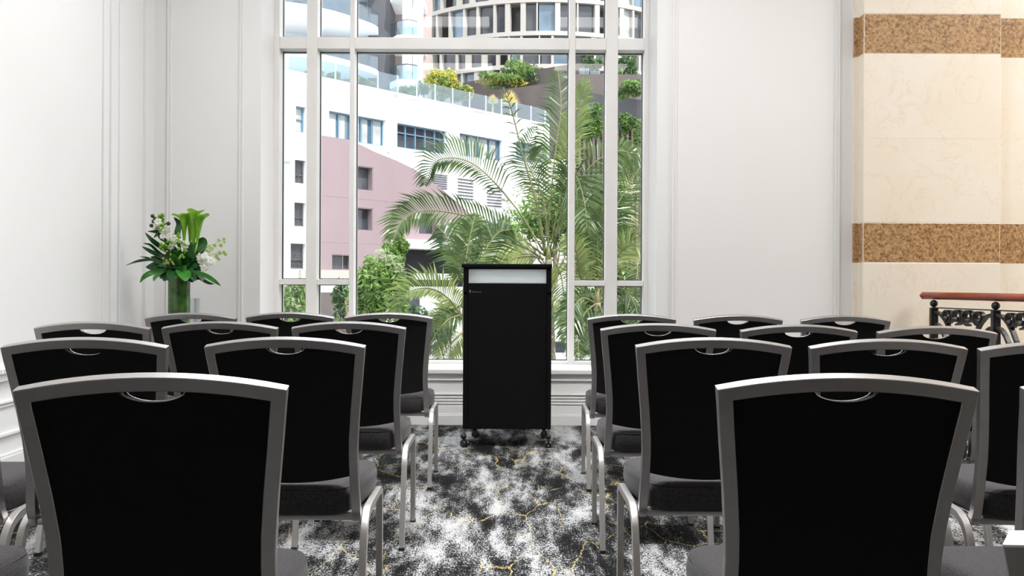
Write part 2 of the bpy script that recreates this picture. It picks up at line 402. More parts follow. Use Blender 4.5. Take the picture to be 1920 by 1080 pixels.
# ------------------------------------------------------------------ WINDOW
win = empty('window_1', (0, 0, 0), kind='structure')
def member(x0, x1, z0, z1, y0=YF, y1=YG+.06, name='window_frame', bev=.004):
    bm = BM(); box(bm, (x0, y0, z0), (x1, y1, z1), 0, bev); return obj(name, bm, M['frame_white'], win)
fx = [(512, 522), (573, 593), (654, 663), (1065.5, 1077), (1135, 1157), (1207, 1216)]
V = [(XP(a, YF), XP(b, YF)) for a, b in fx]
V[0] = (WX0 - .002, V[0][1]); V[5] = (V[5][0], WX1 + .002)
for i, (a, b) in enumerate(V): member(a, b, WZ0, WZ1, name='mullion')
zt0, zt1 = ZP(92.5, YF), ZP(70.5, YF)        # upper transom
zl0, zl1 = ZP(535.5, YF), ZP(525, YF)         # low transom in the side lights
zs = ZP(677.5, YF)
cols = [(V[i][1], V[i+1][0]) for i in range(5)]
for i, (a, b) in enumerate(cols):
    member(a, b, zt0, zt1, YF+.004, name='transom')
    member(a, b, WZ0, zs, YF+.004, name='bottom_rail')
    member(a, b, WZ1-.08, WZ1, YF+.004, name='top_rail')
    spans = [(zs, zt0), (zt1, WZ1-.08)]
    if i != 2:
        member(a, b, zl0, zl1, YF+.01, name='transom'); spans = [(zs, zl0), (zl1, zt0), (zt1, WZ1-.08)]
    for z0, z1 in spans:
        bm = BM()   # black gasket line round the glass
        g = .006
        for q in (((a, z0), (b, z0+g)), ((a, z1-g), (b, z1)), ((a, z0), (a+g, z1)), ((b-g, z0), (b, z1))):
            box(bm, (q[0][0], YG-.012, q[0][1]), (q[1][0], YG+.012, q[1][1]))
        obj('gasket', bm, M['black_plastic'], win)
        bm = BM(); box(bm, (a-.004, YG-.004, z0-.004), (b+.004, YG+.004, z1+.004)); obj('pane', bm, M['glass'], win)

# ceiling lamps
for i, (x, y, p) in enumerate(LAMPS):
    side = 'left' if x < 0 else 'right'
    row = ('nearest the window', 'in the middle of the room', 'above the camera end of the room')[i // 2]
    t = empty('ceiling_light', (x, y, ZC), 0, 'white rectangular ceiling light, %s of the pair %s' % (side, row), 'ceiling light', 'ceiling lights')
    bm = BM()
    for q in (((-.6, -.3), (.6, -.26)), ((-.6, .26), (.6, .3)), ((-.6, -.26), (-.56, .26)), ((.56, -.26), (.6, .26))):
        box(bm, (q[0][0], q[0][1], -.04), (q[1][0], q[1][1], 0))
    obj('frame', bm, M['trim'], t)
    bm = BM(); box(bm, (-.56, -.26, -.02), (.56, .26, -.005)); obj('diffuser', bm, M['lamp_glow'], t)

# ================================================================== CHAIRS
YPROF = [(.35, .150), (.38, .112), (.42, .098), (.52, .084), (.65, .062), (.78, .032), (.905, 0.0), (.93, -.006)]
HW = [(.37, .205), (.42, .204), (.50, .200), (.56, .1985), (.62, .201), (.70, .208), (.80, .2195), (.897, .2305)]
def yb(z): return lerp(YPROF, z)
def hw(z): return lerp(HW, z)
def ztop(x): return .906 - .024 * (x / .2305) ** 2
def make_chair():
    t = empty('banquet_chair', (0, 0, 0))
    # back frame: J foot, side bar, arched top rail, one closed look
    prof = spline([(.175, .368), (.140, .372), (.112, .392), (.099, .43), (.088, .52), (.064, .65), (.033, .78), (.0045, .882)], 5)
    def side(s):
        pts, ns = [], []
        pr = [(p[0], p[1]) for p in prof]
        for i, (y, z) in enumerate(pr):
            a = pr[max(0, i-1)]; b = pr[min(len(pr)-1, i+1)]
            ty, tz = b[0]-a[0], b[1]-a[1]; l = math.hypot(ty, tz)
            pts.append((s*(hw(z)-.014), y, z)); ns.append(Vector((0, -tz/l, ty/l)))
        return pts, ns
    lp, ln = side(-1); rp_, rn = side(1)
    top = []; tnm = []
    for i in range(0, 17):
        x = -.2165 + .433 * i / 16
        z = ztop(x); x *= (hw(.885)-.014)/.2165; top.append((x, yb(z), z)); tnm.append(ln[-1])
    pts = lp[:-1] + top + rp_[:-1][::-1]; ns = ln[:-1] + tnm + rn[:-1][::-1]
    bm = BM(); sweep(bm, pts, .026, .026, ns)
    obj('back_frame', bm, M['silver'], t, 40)
    # mesh back panel, its top edge dipping into the hand hole
    bm = BM()
    xs = [-1 + 2*i/40 for i in range(41)]; nv = 16
    grid = []
    for i, u in enumerate(xs):
        colv = []
        hole = .0
        xx = u * .2
        if abs(xx) < .058: hole = .026 * math.sqrt(max(0, 1-(xx/.058)**2))
        zt = ztop(xx) - .010 - hole
        zbot = .484 + .022 * u*u
        for j in range(nv+1):
            v = j / nv; z = zbot + (zt-zbot) * v
            W = hw(z) - .024; x = u * W
            y = yb(z) + .014 * (1-u*u) * math.sin(math.pi*min(1, max(0, (z-.46)/.45)))
            colv.append((x, y, z))
        grid.append(colv)
    th = .009
    fr = [[bm.verts.new((x, y-th, z)) for x, y, z in c] for c in grid]
    bk = [[bm.verts.new((x, y+th, z)) for x, y, z in c] for c in grid]
    for i in range(40):
        for j in range(nv):
            bm.faces.new((fr[i][j], fr[i+1][j], fr[i+1][j+1], fr[i][j+1])); bm.faces.new((bk[i][j], bk[i][j+1], bk[i+1][j+1], bk[i+1][j]))
        bm.faces.new((fr[i][0], bk[i][0], bk[i+1][0], fr[i+1][0])); bm.faces.new((fr[i][nv], fr[i+1][nv], bk[i+1][nv], bk[i][nv]))
    for j in range(nv):
        bm.faces.new((fr[0][j], fr[0][j+1], bk[0][j+1], bk[0][j])); bm.faces.new((fr[-1][j], bk[-1][j], bk[-1][j+1], fr[-1][j+1]))
    bp = obj('back_panel', bm, M['mesh'], t, 50)
    # rolled edge of the hand hole
    bm = BM(); pts = []
    for i in range(17):
        xx = -.058 + .116*i/16; z = ztop(xx) - .011 - .026*math.sqrt(max(0, 1-(xx/.058)**2))
        pts.append((xx*.93, yb(z) + .012 + .004, z))
    tube(bm, pts, .0014, 6); obj('hand_hole_edge', bm, M['edge'], t, True)
    bm = BM(); pts = []
    for i in range(17):
        xx = -.078 + .156*i/16; z = ztop(xx) - .012 - .045*math.sqrt(max(0, 1-(xx/.078)**2))
        pts.append((xx*.93, yb(z) + .006*(1) - .002, z))
    tube(bm, pts, .0022, 6); obj('seam', bm, M['mesh'], bp, True)
    # seat cushion
    def plan(inset, n=56):
        out = []
        for k in range(n):
            a = 2*math.pi*k/n
            c, s = math.cos(a), math.sin(a)
            e = .28
            X = math.copysign(abs(c)**e, c); Y = math.copysign(abs(s)**e, s)
            yy = .295 + Y*(.228-inset)
            wdt = lerp([(.06, .172), (.13, .176), (.20, .200), (.30, .208), (.45, .207), (.53, .196)], yy) - inset
            out.append((X*wdt, yy))
        return out
    bm = BM(); rings = []
    for z, ins in ((.388, .022), (.391, .008), (.402, .0), (.440, -.002), (.458, .001), (.468, .007), (.4745, .018), (.478, .040), (.481, .080), (.480, .14)):
        rr = plan(ins)
        rings.append([bm.verts.new((x, y, z + .004*math.cos((y-.3)*9) + .006*(x/.2)**2 * (1 if z > .43 else 0) * (1 if y < .3 else .2))) for x, y in rr])
    n = len(rings[0])
    for a, b in zip(rings, rings[1:]):
        for j in range(n): bm.faces.new((a[j], a[(j+1) % n], b[(j+1) % n], b[j]))
    bm.faces.new(rings[0][::-1]); bm.faces.new(rings[-1])
    st = obj('seat', bm, M['seat'], t, 60)
    bm = BM(); pr = [(x, y, .4665) for x, y in plan(.0045)]
    tube(bm, pr + pr[:1], .0022, 5, cap=False); obj('piping', bm, M['seat'], st, True)
    # under frame: two side rails and two cross bars
    bm = BM()
    for s in (-1, 1): box(bm, (s*.192-.012, .10, .366), (s*.192+.012, .47, .388), 0, .003)
    box(bm, (-.192, .105, .368), (.192, .128, .388), 0, .003); box(bm, (-.192, .44, .368), (.192, .463, .388), 0, .003)
    obj('seat_frame', bm, M['silver'], t, 40)
    for s in (-1, 1):
        # rear leg with its swept arch
        X = s*.216
        arc = spline([(X, .31, .390), (X, .22, .390), (X, .150, .384), (X, .100, .350), (X, .074, .285), (X, .040, .15), (X, .008, .008)], 5)
        bm = BM(); sweep(bm, arc, .024, .021, (1, 0, 0)); a = obj('leg', bm, M['leg'], t, 40)
        bm = BM(); box(bm, (X-.012, -.006, .0), (X+.012, .020, .014), 0, .002); obj('foot_cap', bm, M['black_plastic'], a)
        arc = spline([(X, .31, .390), (X, .40, .390), (X, .436, .384), (X, .450, .362), (X, .452, .28), (X, .455, .008)], 4)
        bm = BM(); sweep(bm, arc, .024, .021, (1, 0, 0)); a = obj('leg', bm, M['leg'], t, 40)
        bm = BM(); box(bm, (X-.012, .443, .0), (X+.012, .468, .014), 0, .002); obj('foot_cap', bm, M['black_plastic'], a)
        bm = BM(); lathe(bm, [(0, -.003), (.004, -.003), (.004, .003), (0, .003)], 10); bmesh.ops.rotate(bm, verts=bm.verts[:], matrix=Matrix.Rotation(R(90), 3, 'Y')); bmesh.ops.translate(bm, verts=bm.verts[:], vec=(X+s*.011, .455, .06)); obj('screw', bm, M['black_plastic'], a)
        bm = BM(); box(bm, (min(s*.190, s*.214), .235, .372), (max(s*.190, s*.214), .275, .386), 0, .002); obj('bracket', bm, M['silver'], t)
    return t
proto = make_chair()
# x of the back's centre, distance of the top rail, turn in degrees
ROWS = [
 ('left', 'nearest row', [(-.6096, 1.60, 4.5, 'on the aisle'), (-1.275, 1.62, 0, 'only its seat showing')]),
 ('left', 'second row from camera', [(-.6348, 2.665, .6, 'on the aisle'), (-1.183, 2.605, 2, 'middle chair of three'), (-1.665, 2.60, 0, 'cut by left edge')]),
 ('left', 'third row from camera', [(-.6335, 3.73, 0, 'on the aisle'), (-1.136, 3.68, 0, 'middle chair of three'), (-1.620, 3.63, -2, 'next to the left wall')]),
 ('left', 'row by window', [(-.6135, 4.83, 0, 'on the aisle'), (-1.127, 4.83, 0, 'middle chair of three'), (-1.586, 4.66, 0, 'in front of the flower vase')]),
 ('right', 'nearest row', [(.604, 1.647, -1.5, 'on the aisle'), (1.150, 1.65, 0, 'cut by right edge')]),
 ('right', 'second row from camera', [(.6105, 2.735, 0, 'on the aisle'), (1.115, 2.71, 0, 'middle chair of three'), (1.580, 2.64, -3, 'cut by right edge')]),
 ('right', 'third row from camera', [(.605, 3.70, -1, 'on the aisle'), (1.150, 3.65, 0, 'middle chair of three'), (1.657, 3.57, 0, 'in front of the iron railing')]),
 ('right', 'row by window', [(.647, 4.80, -1, 'on the aisle'), (1.190, 4.77, 0, 'middle chair of three'), (1.735, 4.75, 0, 'in front of the marble pier')]),
]
first = True
for side, row, lst in ROWS:
    for x, y, a, how in lst:
        c = proto if first else copy_tree(proto); first = False
        c.location = (x, y, 0); c.rotation_euler = (0, 0, R(a))
        tag(c, 'black mesh-back chair, %s block, %s, %s' % (side, row, how), 'chair', 'banquet chairs in rows')
c = copy_tree(proto); c.location = (.5385, .528, .0); c.rotation_euler = (0, 0, R(-41))
tag(c, 'black mesh-back chair turned askew, only its pale top corner showing at bottom right', 'chair', 'banquet chairs in rows')

# ================================================================== LECTERN
lec = empty('lectern', (0, 6.06, 0), 0, 'tall black wheeled lectern with a frosted strip under its top, before the window', 'lectern')
lx0, lx1 = XP(869, 6.08), XP(1034, 6.08); lz = .122; 
LD = .46
bm = BM()   # two side cheeks
def part(name, m, *boxes, bev=.004, par=lec, **k):
    bm = BM()
    for a, b in boxes: box(bm, a, b, 0, bev)
    return obj(name, bm, m, par, **k)
part('side_panel', M['lectern'], ((lx0, 0.0, lz), (lx0+.028, LD, 1.02)), ((lx0, 0.0, 1.0), (lx0+.028, .12, 1.182)))
part('side_panel', M['lectern'], ((lx1-.028, 0.0, lz), (lx1, LD, 1.02)), ((lx1-.028, 0.0, 1.0), (lx1, .12, 1.182)))
zs0, zs1 = ZP(531, 6.08), ZP(505, 6.08)
fp = part('front_panel', M['lectern'], ((lx0+.027, .010, lz), (lx1-.027, .028, zs0)))
part('front_rail', M['lectern'], ((lx0+.027, .004, zs1), (lx1-.027, .030, 1.18)))
part('window_strip', M['white_plastic'], ((lx0+.0275, .014, zs0-.003), (lx1-.0275, .018, zs1+.003)), bev=0, label='frosted white strip')
part('inner_post', M['lectern'], ((lx0+.027, .006, zs0), (lx0+.034, .03, zs1)), ((lx1-.034, .006, zs0), (lx1-.027, .03, zs1)), bev=.001)
part('shelf', M['lectern'], ((lx0+.027, .03, .62), (lx1-.027, LD, .645)))
part('base_board', M['lectern'], ((lx0+.027, .028, lz), (lx1-.027, LD, lz+.03)))
bm = BM(); vs = box(bm, (lx0-.012, -.012, 1.178), (lx1+.004, .13, 1.203), 0, .005)
obj('top', bm, M['lectern'], lec)
bm = BM(); box(bm, (lx0+.027, .03, 1.045), (lx1-.027, LD+.02, 1.063), 0, .003)  # unseen board, set low and pale to bounce daylight through the strip
for v in bm.verts: v.co.z -= max(0, v.co.y) * .16
obj('reading_board', bm, M['trim'], lec, label='unseen reading board, made pale to bounce daylight')
# small grey maker's mark
txt = bpy.data.curves.new('logo_text', 'FONT'); txt.body = 'lectrum'; txt.size = .020; txt.extrude = .0004; txt.materials.append(M['logo'])
tt_ = bpy.data.objects.new('logo_text_curve', txt); C.objects.link(tt_); bpy.context.view_layer.update()
tme = bpy.data.meshes.new_from_object(tt_.evaluated_get(bpy.context.evaluated_depsgraph_get())); bpy.data.objects.remove(tt_)
to = bpy.data.objects.new('logo_text', tme); C.objects.link(to); to.parent = fp; to.rotation_euler = (R(90), 0, 0)
to.location = (XP(885, 6.07), .0095, ZP(549, 6.07)); to['label'] = 'small grey lettering'
part('logo_mark', M['logo'], ((XP(880, 6.07), .0090, ZP(549.5, 6.07)), (XP(883, 6.07), .0102, ZP(543.5, 6.07))), bev=0, par=fp)
def caster(x, y, ang):
    cst = empty('caster', (x, y, 0), R(ang)); cst.parent = lec
    bm = BM(); tube(bm, [(0, 0, .070), (0, 0, lz)], .009, 10); obj('stem', bm, M['silver'], cst, 40, label='chrome stem')
    bm = BM(); ball(bm, (0, 0, .070), .021, 1); obj('ball_housing', bm, M['black_plastic'], cst, True)
    for s in (-1, 1):
        bm = BM(); lathe(bm, [(0, -.008), (.022, -.008), (.025, -.005), (.025, .005), (.022, .008), (0, .008)], 20)
        bmesh.ops.rotate(bm, verts=bm.verts[:], matrix=Matrix.Rotation(R(90), 3, 'Y')); bmesh.ops.translate(bm, verts=bm.verts[:], vec=(s*.0125, -.012, .025))
        obj('wheel', bm, M['black_plastic'], cst, 40)
    bm = BM(); box(bm, (-.004, -.02, .02), (.004, .01, .06)); obj('fork', bm, M['black_plastic'], cst)
caster(lx0+.005, .03, 35); caster(lx1-.016, .03, 0); caster(lx0+.06, LD-.05, 75); caster(lx1-.03, LD-.05, 20)

# ================================================================== RAILING
RY = 6.72
rail_pts = [(3.06, 6.74), (3.085, 6.70), (3.205, 6.08), (3.29, 5.46), (3.30, 4.8), (3.30, 4.1), (3.30, 3.4), (3.30, 2.7), (3.30, 2.0)]
posts = [(3.085, 6.70), (3.205, 6.08), (3.29, 5.46), (3.30, 4.8), (3.30, 4.1), (3.30, 3.4), (3.30, 2.7), (3.30, 2.0)]
ra = empty('railing', (3.2, 4, 0), 0, 'wrought iron railing with a red-brown wooden handrail in front of the marble wall', 'railing')
def W2(bm): bmesh.ops.translate(bm, verts=bm.verts[:], vec=(-3.2, -4, 0)); return bm
bm = BM(); pts = spline([(3.055, 6.80, 1.0)] + [(x, y, 1.0) for x, y in posts], 6)
sweep(bm, pts, .075, .052, (0, 0, 1), rnd=.9); obj('handrail', W2(bm), M['wood'], ra, 50, label='polished red-brown wooden handrail')
bm = BM(); sweep(bm, [(x, y, .914) for x, y in posts], .03, .008, (0, 0, 1)); obj('top_bar', W2(bm), M['rail_dark'], ra)
bm = BM(); sweep(bm, [(x, y, .09) for x, y in posts], .03, .012, (0, 0, 1)); obj('bottom_bar', W2(bm), M['rail_dark'], ra)
for x, y in posts:
    bm = BM(); box(bm, (x-.026, y-.018, 0), (x+.026, y+.018, .915), 0, .004); po = obj('post', W2(bm), M['rail_dark'], ra)
    bm = BM(); ball(bm, (x, y, .944), .027); obj('ball', W2(bm), M['rail_dark'], po, True)
for (xa, ya), (xb, yb_) in zip(posts, posts[1:]):
    d = Vector((xb-xa, yb_-ya, 0)); L_ = d.length; d.normalize(); nrm = Vector((-d.y, d.x, 0))
    for base, s in ((Vector((xa, ya, 0)), 1), (Vector((xb, yb_, 0)), -1)):
        for rr, z0 in ((.30, .885), (.22, .80), (.14, .69)):
            bm = BM(); pp = []
            for k in range(13):
                a = R(90 * k / 12)
                pp.append(base + d*s*(.02 + (rr)*math.sin(a)) + Vector((0, 0, z0 - (z0-.10)*(1-math.cos(a)))))
            sweep(bm, pp, .018, .032, nrm); obj('arc_bar', W2(bm), M['rail_dark'], ra)
        # scroll under the top bar
        for cx_, r0, dirn in ((L_*.5-.058, .055, 1), (L_*.5-.058-.105, .050, -1)):
            bm = BM(); pp = []
            for k in range(25):
                a = R(-90 + 450 * k / 24) * dirn; r = r0 * (1 - .55 * k / 24)
                pp.append(base + d*s*(cx_ + r*math.cos(a)) + Vector((0, 0, .858 + r*math.sin(a)*dirn)))
            sweep(bm, pp, .012, .044, nrm); obj('scroll', W2(bm), M['rail_dark'], ra)

# ================================================================== FLOWERS, VASE, TUMBLER, SIDE TABLE
VX, VY = XP(336, 6.42), 6.42
tb = empty('side_table', (VX, VY-.02, 0), 0, 'small round dark side table under the green vase, behind the chairs', 'table')
bm = BM(); lathe(bm, [(0, .70), (.22, .70), (.235, .71), (.235, .722), (.225, .73), (0, .73)], 40); obj('tabletop', bm, M['table_wood'], tb, 40)
bm = BM(); lathe(bm, [(0, .03), (.03, .03), (.022, .3), (.03, .70), (0, .70)], 20); obj('pedestal', bm, M['table_wood'], tb, 40)
bm = BM(); lathe(bm, [(0, 0), (.17, 0), (.17, .012), (.05, .03), (0, .03)], 32); obj('base', bm, M['table_wood'], tb, 40)
bm = BM(); rv = .073; vz0, vz1 = .731, ZP(521, VY)
lathe(bm, [(0, vz0), (rv-.004, vz0), (rv, vz0+.006), (rv, vz1), (rv-.006, vz1), (rv-.006, vz0+.02), (0, vz0+.02)], 40, (VX, VY, 0))
vo = obj('vase', bm, M['green_glass'], None, 40); tag(vo, 'tall green glass cylinder vase lined with leaves, holding the flowers', 'vase')
bm = BM(); gx, gy, gr = XP(366, 6.34), 6.34, .029; gz1 = ZP(562, 6.34)
lathe(bm, [(0, .731), (gr, .731), (gr+.003, gz1), (gr, gz1), (gr-.003, .745), (0, .745)], 28, (gx, gy, 0))
M['tumbler'] = glass('tumbler_glass', (.93, .95, .96), .16, .02)
go = obj('tumbler', bm, M['tumbler'], None, 40); tag(go, 'clear empty drinking glass just right of the green vase', 'glass')

bq = empty('flower_bouquet', (VX, VY, vz1), 0, 'tall bouquet of green callas, white orchids and dark leaves in the green vase', 'flowers')
def Q(px, py, dy=0):   # bouquet-local point
    p = P(px, py, VY+dy); return p - Vector((VX, VY, vz1))
def leafblade(bm, pts, width, nrm=Vector((0, -1, .2)), fold=.25, mi=0):
    pp = spline(pts, 5); n = len(pp); L0, C0, R0 = [], [], []
    for i, p in enumerate(pp):
        t = i / (n-1); ww = width * (math.sin(math.pi * min(1, t*.93+.06)) ** .8) * .5
        tn_ = (pp[min(i+1, n-1)] - pp[max(i-1, 0)]).normalized(); sd = tn_.cross(nrm).normalized(); up = sd.cross(tn_)
        C0.append(bm.verts.new(p)); L0.append(bm.verts.new(p - sd*ww + up*ww*fold)); R0.append(bm.verts.new(p + sd*ww + up*ww*fold))
    for i in range(n-1):
        bm.faces.new((L0[i], C0[i], C0[i+1], L0[i+1])).material_index = mi; bm.faces.new((C0[i], R0[i], R0[i+1], C0[i+1])).material_index = mi
def leaf_part(pts, width, m, name='leaf', nrm=Vector((0, -1, .2))):
    bm = BM(); leafblade(bm, [Q(*p) for p in pts], width, nrm); return obj(name, bm, m, bq, True)
# long thin leaves
for pts, ww, m in [
  ([(320, 505), (292, 488), (262, 489), (235, 498)], .022, 'fl_leaf'), ([(318, 505), (290, 510), (272, 518), (262, 530)], .040, 'fl_leaf_mid'),
  ([(330, 495), (300, 480), (280, 470), (266, 462)], .030, 'fl_leaf'), ([(325, 480), (300, 462), (285, 450), (272, 436)], .034, 'fl_leaf'),
  ([(325, 488), (300, 475), (283, 460), (268, 456)], .020, 'fl_leaf'), ([(330, 500), (296, 492), (278, 484), (262, 481)], .016, 'fl_leaf'),
  ([(345, 505), (378, 514), (398, 524), (414, 536)], .034, 'fl_leaf_mid'), ([(345, 508), (372, 520), (390, 530), (402, 533)], .024, 'fl_leaf'),
  ([(340, 510), (355, 522), (362, 530)], .03, 'fl_leaf'), ([(342, 508), (368, 520), (375, 524)], .03, 'fl_leaf'),
  ([(335, 505), (336, 512), (341, 520), (337, 528)], .030, 'petal'), ([(320, 500), (322, 508), (322, 516)], .03, 'fl_leaf_mid'),
  ([(338, 470), (333, 440), (336, 420), (326, 407)], .045, 'fl_leaf'), ([(320, 455), (305, 448), (296, 440), (288, 446)], .03, 'fl_leaf'),
  ([(334, 470), (310, 450), (298, 436), (276, 434)], .035, 'fl_leaf'), ([(345, 500), (322, 486), (310, 478)], .06, 'fl_leaf_mid'),
  ([(300, 500), (310, 492), (322, 484), (340, 468)], .05, 'fl_leaf_mid'), ([(295, 514), (288, 505), (300, 490), (322, 482)], .04, 'fl_leaf')]:
    leaf_part([(x, y, random.uniform(-.06, .02)) for x, y in pts], ww, M[m])
# broad collar leaves hanging over the rim
for k in range(15):
    a = k / 15 * 2*math.pi + .2; ln = random.uniform(.15, .24); ww = random.uniform(.07, .10)
    bm = BM(); dx, dy = math.cos(a), math.sin(a)
    if dy > 0: ln *= .6
    leafblade(bm, [Vector((dx*.03, dy*.03, .02)), Vector((dx*ln*.5, dy*ln*.5, .035)), Vector((dx*ln*.85, dy*ln*.85, .0)), Vector((dx*ln, dy*ln, -.035))], ww, Vector((0, 0, 1)), .15)
    obj('leaf', bm, M['fl_leaf' if k % 3 else 'fl_leaf_mid'], bq, True)
# inner mass of leaves
for k in range(78):
    a = random.uniform(0, 2*math.pi); el = random.uniform(-.05, 1.3); ln = random.uniform(.13, .25)
    dx, dy, dz = math.cos(a)*math.cos(el)*1.1-.03, math.sin(a)*math.cos(el)*.6, math.sin(el)*1.0
    bm = BM(); d = Vector((dx, dy, dz))
    leafblade(bm, [d*.05, d*ln*.6 + Vector((0, 0, .02)), d*ln + Vector((0, 0, -.01))], random.uniform(.05, .085), Vector((random.uniform(-.5, .5), -1, .5)), .2)
    obj('leaf', bm, M['fl_leaf' if k % 4 else 'fl_leaf_mid'], bq, True)
# large round leaf at the right
leaf_part([(352, 480, -.02), (366, 470, -.02), (376, 456, 0), (372, 448, .02)], .12, M['fl_leaf'])
# callas
for sx, sy, tx, ty, rr, lip in ((346, 478, 345, 398, .030, (-.02, -.01)), (352, 478, 358, 396, .032, (.0, -.02)), (356, 480, 366, 402, .032, (.03, -.015)), (361, 482, 374, 400, .034, (.05, 0)), (352, 480, 364, 392, .03, (.02, .0))):
    cl = empty('calla_lily', (0, 0, 0)); cl.parent = bq
    dyy = random.uniform(-.05, .03)
    b0, b1 = Q(sx, sy+15, dyy), Q(sx*.35+tx*.65, ty + 58, dyy)
    tp = Q(tx, ty, dyy)
    bm = BM(); tube(bm, [b0, b0.lerp(b1, .5), b1], .0068, 8); obj('stem', bm, M['calla'], cl, True)
    bm = BM(); ax = (tp-b1).normalized(); a1 = ax.cross(Vector((0, 1, 0))).normalized(); a2 = ax.cross(a1); rings = []
    n = 24; Lc_ = (tp-b1).length
    for i in range(15):
        t = i/14; ring = []
        for k in range(n):
            th_ = 2*math.pi*k/n
            lipw = max(0, t-.78)/.22
            r = .007 + rr*.95*t**1.35 + lipw**1.5*.020*(1+.5*math.cos(th_*2+tx))
            p = b1 + ax*(t*Lc_ - lipw**2*.012*(1+math.cos(th_*3+sx))*.6) + (a1*math.cos(th_) + a2*math.sin(th_))*r
            if t > .7: p += Vector((lip[0], 0, lip[1]))*((t-.7)/.3)**1.5*(.5+.5*math.cos(th_-1.2))*1.1
            ring.append(bm.verts.new(p))
        rings.append(ring)
    for a, b in zip(rings, rings[1:]):
        for k in range(n): bm.faces.new((a[k], a[(k+1) % n], b[(k+1) % n], b[k]))
    obj('spathe', bm, M['calla'], cl, True)
# white orchid blossoms
def blossom(c, r, m):
    bm = BM()
    tilt = Vector((random.uniform(-.5, .5), -1, random.uniform(-.3, .6))).normalized()
    a1 = tilt.cross(Vector((0, 0, 1))).normalized(); a2 = a1.cross(tilt)
    ph = random.uniform(0, 2)
    for k in range(6):
        a = ph + 2*math.pi*k/6; d = a1*math.cos(a) + a2*math.sin(a)
        leafblade(bm, [c, c + d*r*.6 + tilt*.004, c + d*r - tilt*.006], r*.65, tilt, .15)
    ball(bm, c + tilt*.004, r*.16, seg=8)
    return obj('blossom', bm, m, bq, True)
for x, y, r in ((296, 416, .030), (312, 428, .026), (309, 437, .030), (305, 443, .024), (318, 444, .032), (325, 447, .028), (327, 455, .028), (320, 463, .024), (344, 457, .028), (348, 461, .024), (351, 456, .018), (336, 452, .02),
                (375, 482, .030), (383, 480, .030), (379, 490, .032), (388, 488, .032), (395, 489, .030), (386, 498, .032), (399, 492, .024), (382, 503, .026)):
    blossom(Q(x, y, random.uniform(-.10, -.05)), r, M['petal'])
# pale spray at the right
for pts, blooms in (([(372, 475), (390, 462), (405, 456), (421, 449)], [(391, 462), (397, 466), (388, 470), (403, 460), (410, 450), (414, 460), (420, 448), (421, 454)]),
                    ([(378, 480), (395, 478), (410, 474), (424, 476)], [(392, 472), (408, 484), (411, 486), (412, 474), (420, 473), (423, 477), (406, 480)])):
    bm = BM(); tube(bm, [Q(x, y, -.04) for x, y in pts], .0022, 6); obj('spray_stem', bm, M['bud'], bq, True)
    for x, y in blooms: blossom(Q(x, y, -.045), random.uniform(.011, .017), M['bud'])
# green hanging spikes and berries
for pts in ([(305, 450), (306, 430), (303, 412), (302, 402)], [(318, 480), (322, 462), (330, 448), (337, 440)], [(300, 470), (311, 462), (316, 455)]):
    pp = [Q(x, y, -.03) for x, y in pts]; bm = BM(); tube(bm, pp, .003, 6)
    for p in spline(pp, 6)[4:]:
        for q in range(3): ball(bm, p + Vector((random.uniform(-.016, .016), random.uniform(-.016, .016), random.uniform(-.008, .008))), .009, seg=8)
    obj('green_spike', bm, M['calla'], bq, True)
for x, y in ((286, 405), (291, 410), (294, 417), (288, 415), (316, 419), (294, 428), (322, 440), (313, 421), (284, 423)):
    bm = BM(); ball(bm, Q(x, y, -.03), .014); tube(bm, [Q(x, y, -.03), Q((x+325)/2, (y+470)/2+6, -.02)], .0015, 5)
    obj('berry', bm, M['berry'] if y < 424 else M['bud'], bq, True)
for k in range(26):
    x, y = random.uniform(300, 356), random.uniform(452, 485)
    bm = BM(); q = Q(x, y, random.uniform(-.12, -.04)); ball(bm, q, random.uniform(.007, .012), seg=8); obj('bud', bm, M['bud' if k % 3 == 0 else 'calla'], bq, True)
for x, y in ((312, 489), (314, 493), (319, 487), (323, 492), (316, 494), (325, 495), (311, 494)):
    bm = BM(); ball(bm, Q(x, y, -.13), .0065, 1.6); obj('bud', bm, M['leaf_yellow'], bq, True)

# ================================================================== OUTSIDE
GZ = -1.5
bm = BM(); box(bm, (-60, 7.7, GZ-.2), (70, 130, GZ)); obj('ground', bm, M['asphalt'], None, kind='structure')
# own facade below the room: closes the step down to the street
bm = BM(); box(bm, (XL-.2, 7.3, GZ-2.2), (9.2, 7.69, -.1)); S('wall_outer', bm, M['bldg_white'])

# ---- white office building with the red curved wall, muted by haze
FO = Vector((-9.05, 45.0, 0)); FD = Vector((.66, .7513, 0)); FN = Vector((.7513, -.66, 0))
def fuv(px, py):
    r = P(px, py, 1) - Vector((0, 0, EYE)); # ray dir with y=1
    # solve (O + u D) parallel to ray
    u = (FO.x - r.x*FO.y) / (r.x*FD.y - FD.x)
    Y = FO.y + FD.y*u
    return u, EYE + r.z*Y
def fpt(u, z, n=0): return FO + FD*u + FN*n + Vector((0, 0, z))
def fbox(bm, u0, u1, z0, z1, n0, n1, mi=0):
    vs = [bm.verts.new(fpt(*p)) for p in ((u0,z0,n0),(u1,z0,n0),(u1,z0,n1),(u0,z0,n1),(u0,z1,n0),(u1,z1,n0),(u1,z1,n1),(u0,z1,n1))]
    for q in ((0,3,2,1),(4,5,6,7),(0,1,5,4),(1,2,6,5),(2,3,7,6),(3,0,4,7)): bm.faces.new([vs[i] for i in q]).material_index = mi
def frect(x0, y0, x1, y1):
    """window rectangle on the facade from its photo corners: left-top, right-bottom"""
    u0, z1 = fuv(x0, y0); u1, z0 = fuv(x1, y1); return u0, u1, z0, z1
wb_ = empty('office_building', FO, 0, 'white office building with a large haze-muted red curved wall across the street', 'building')
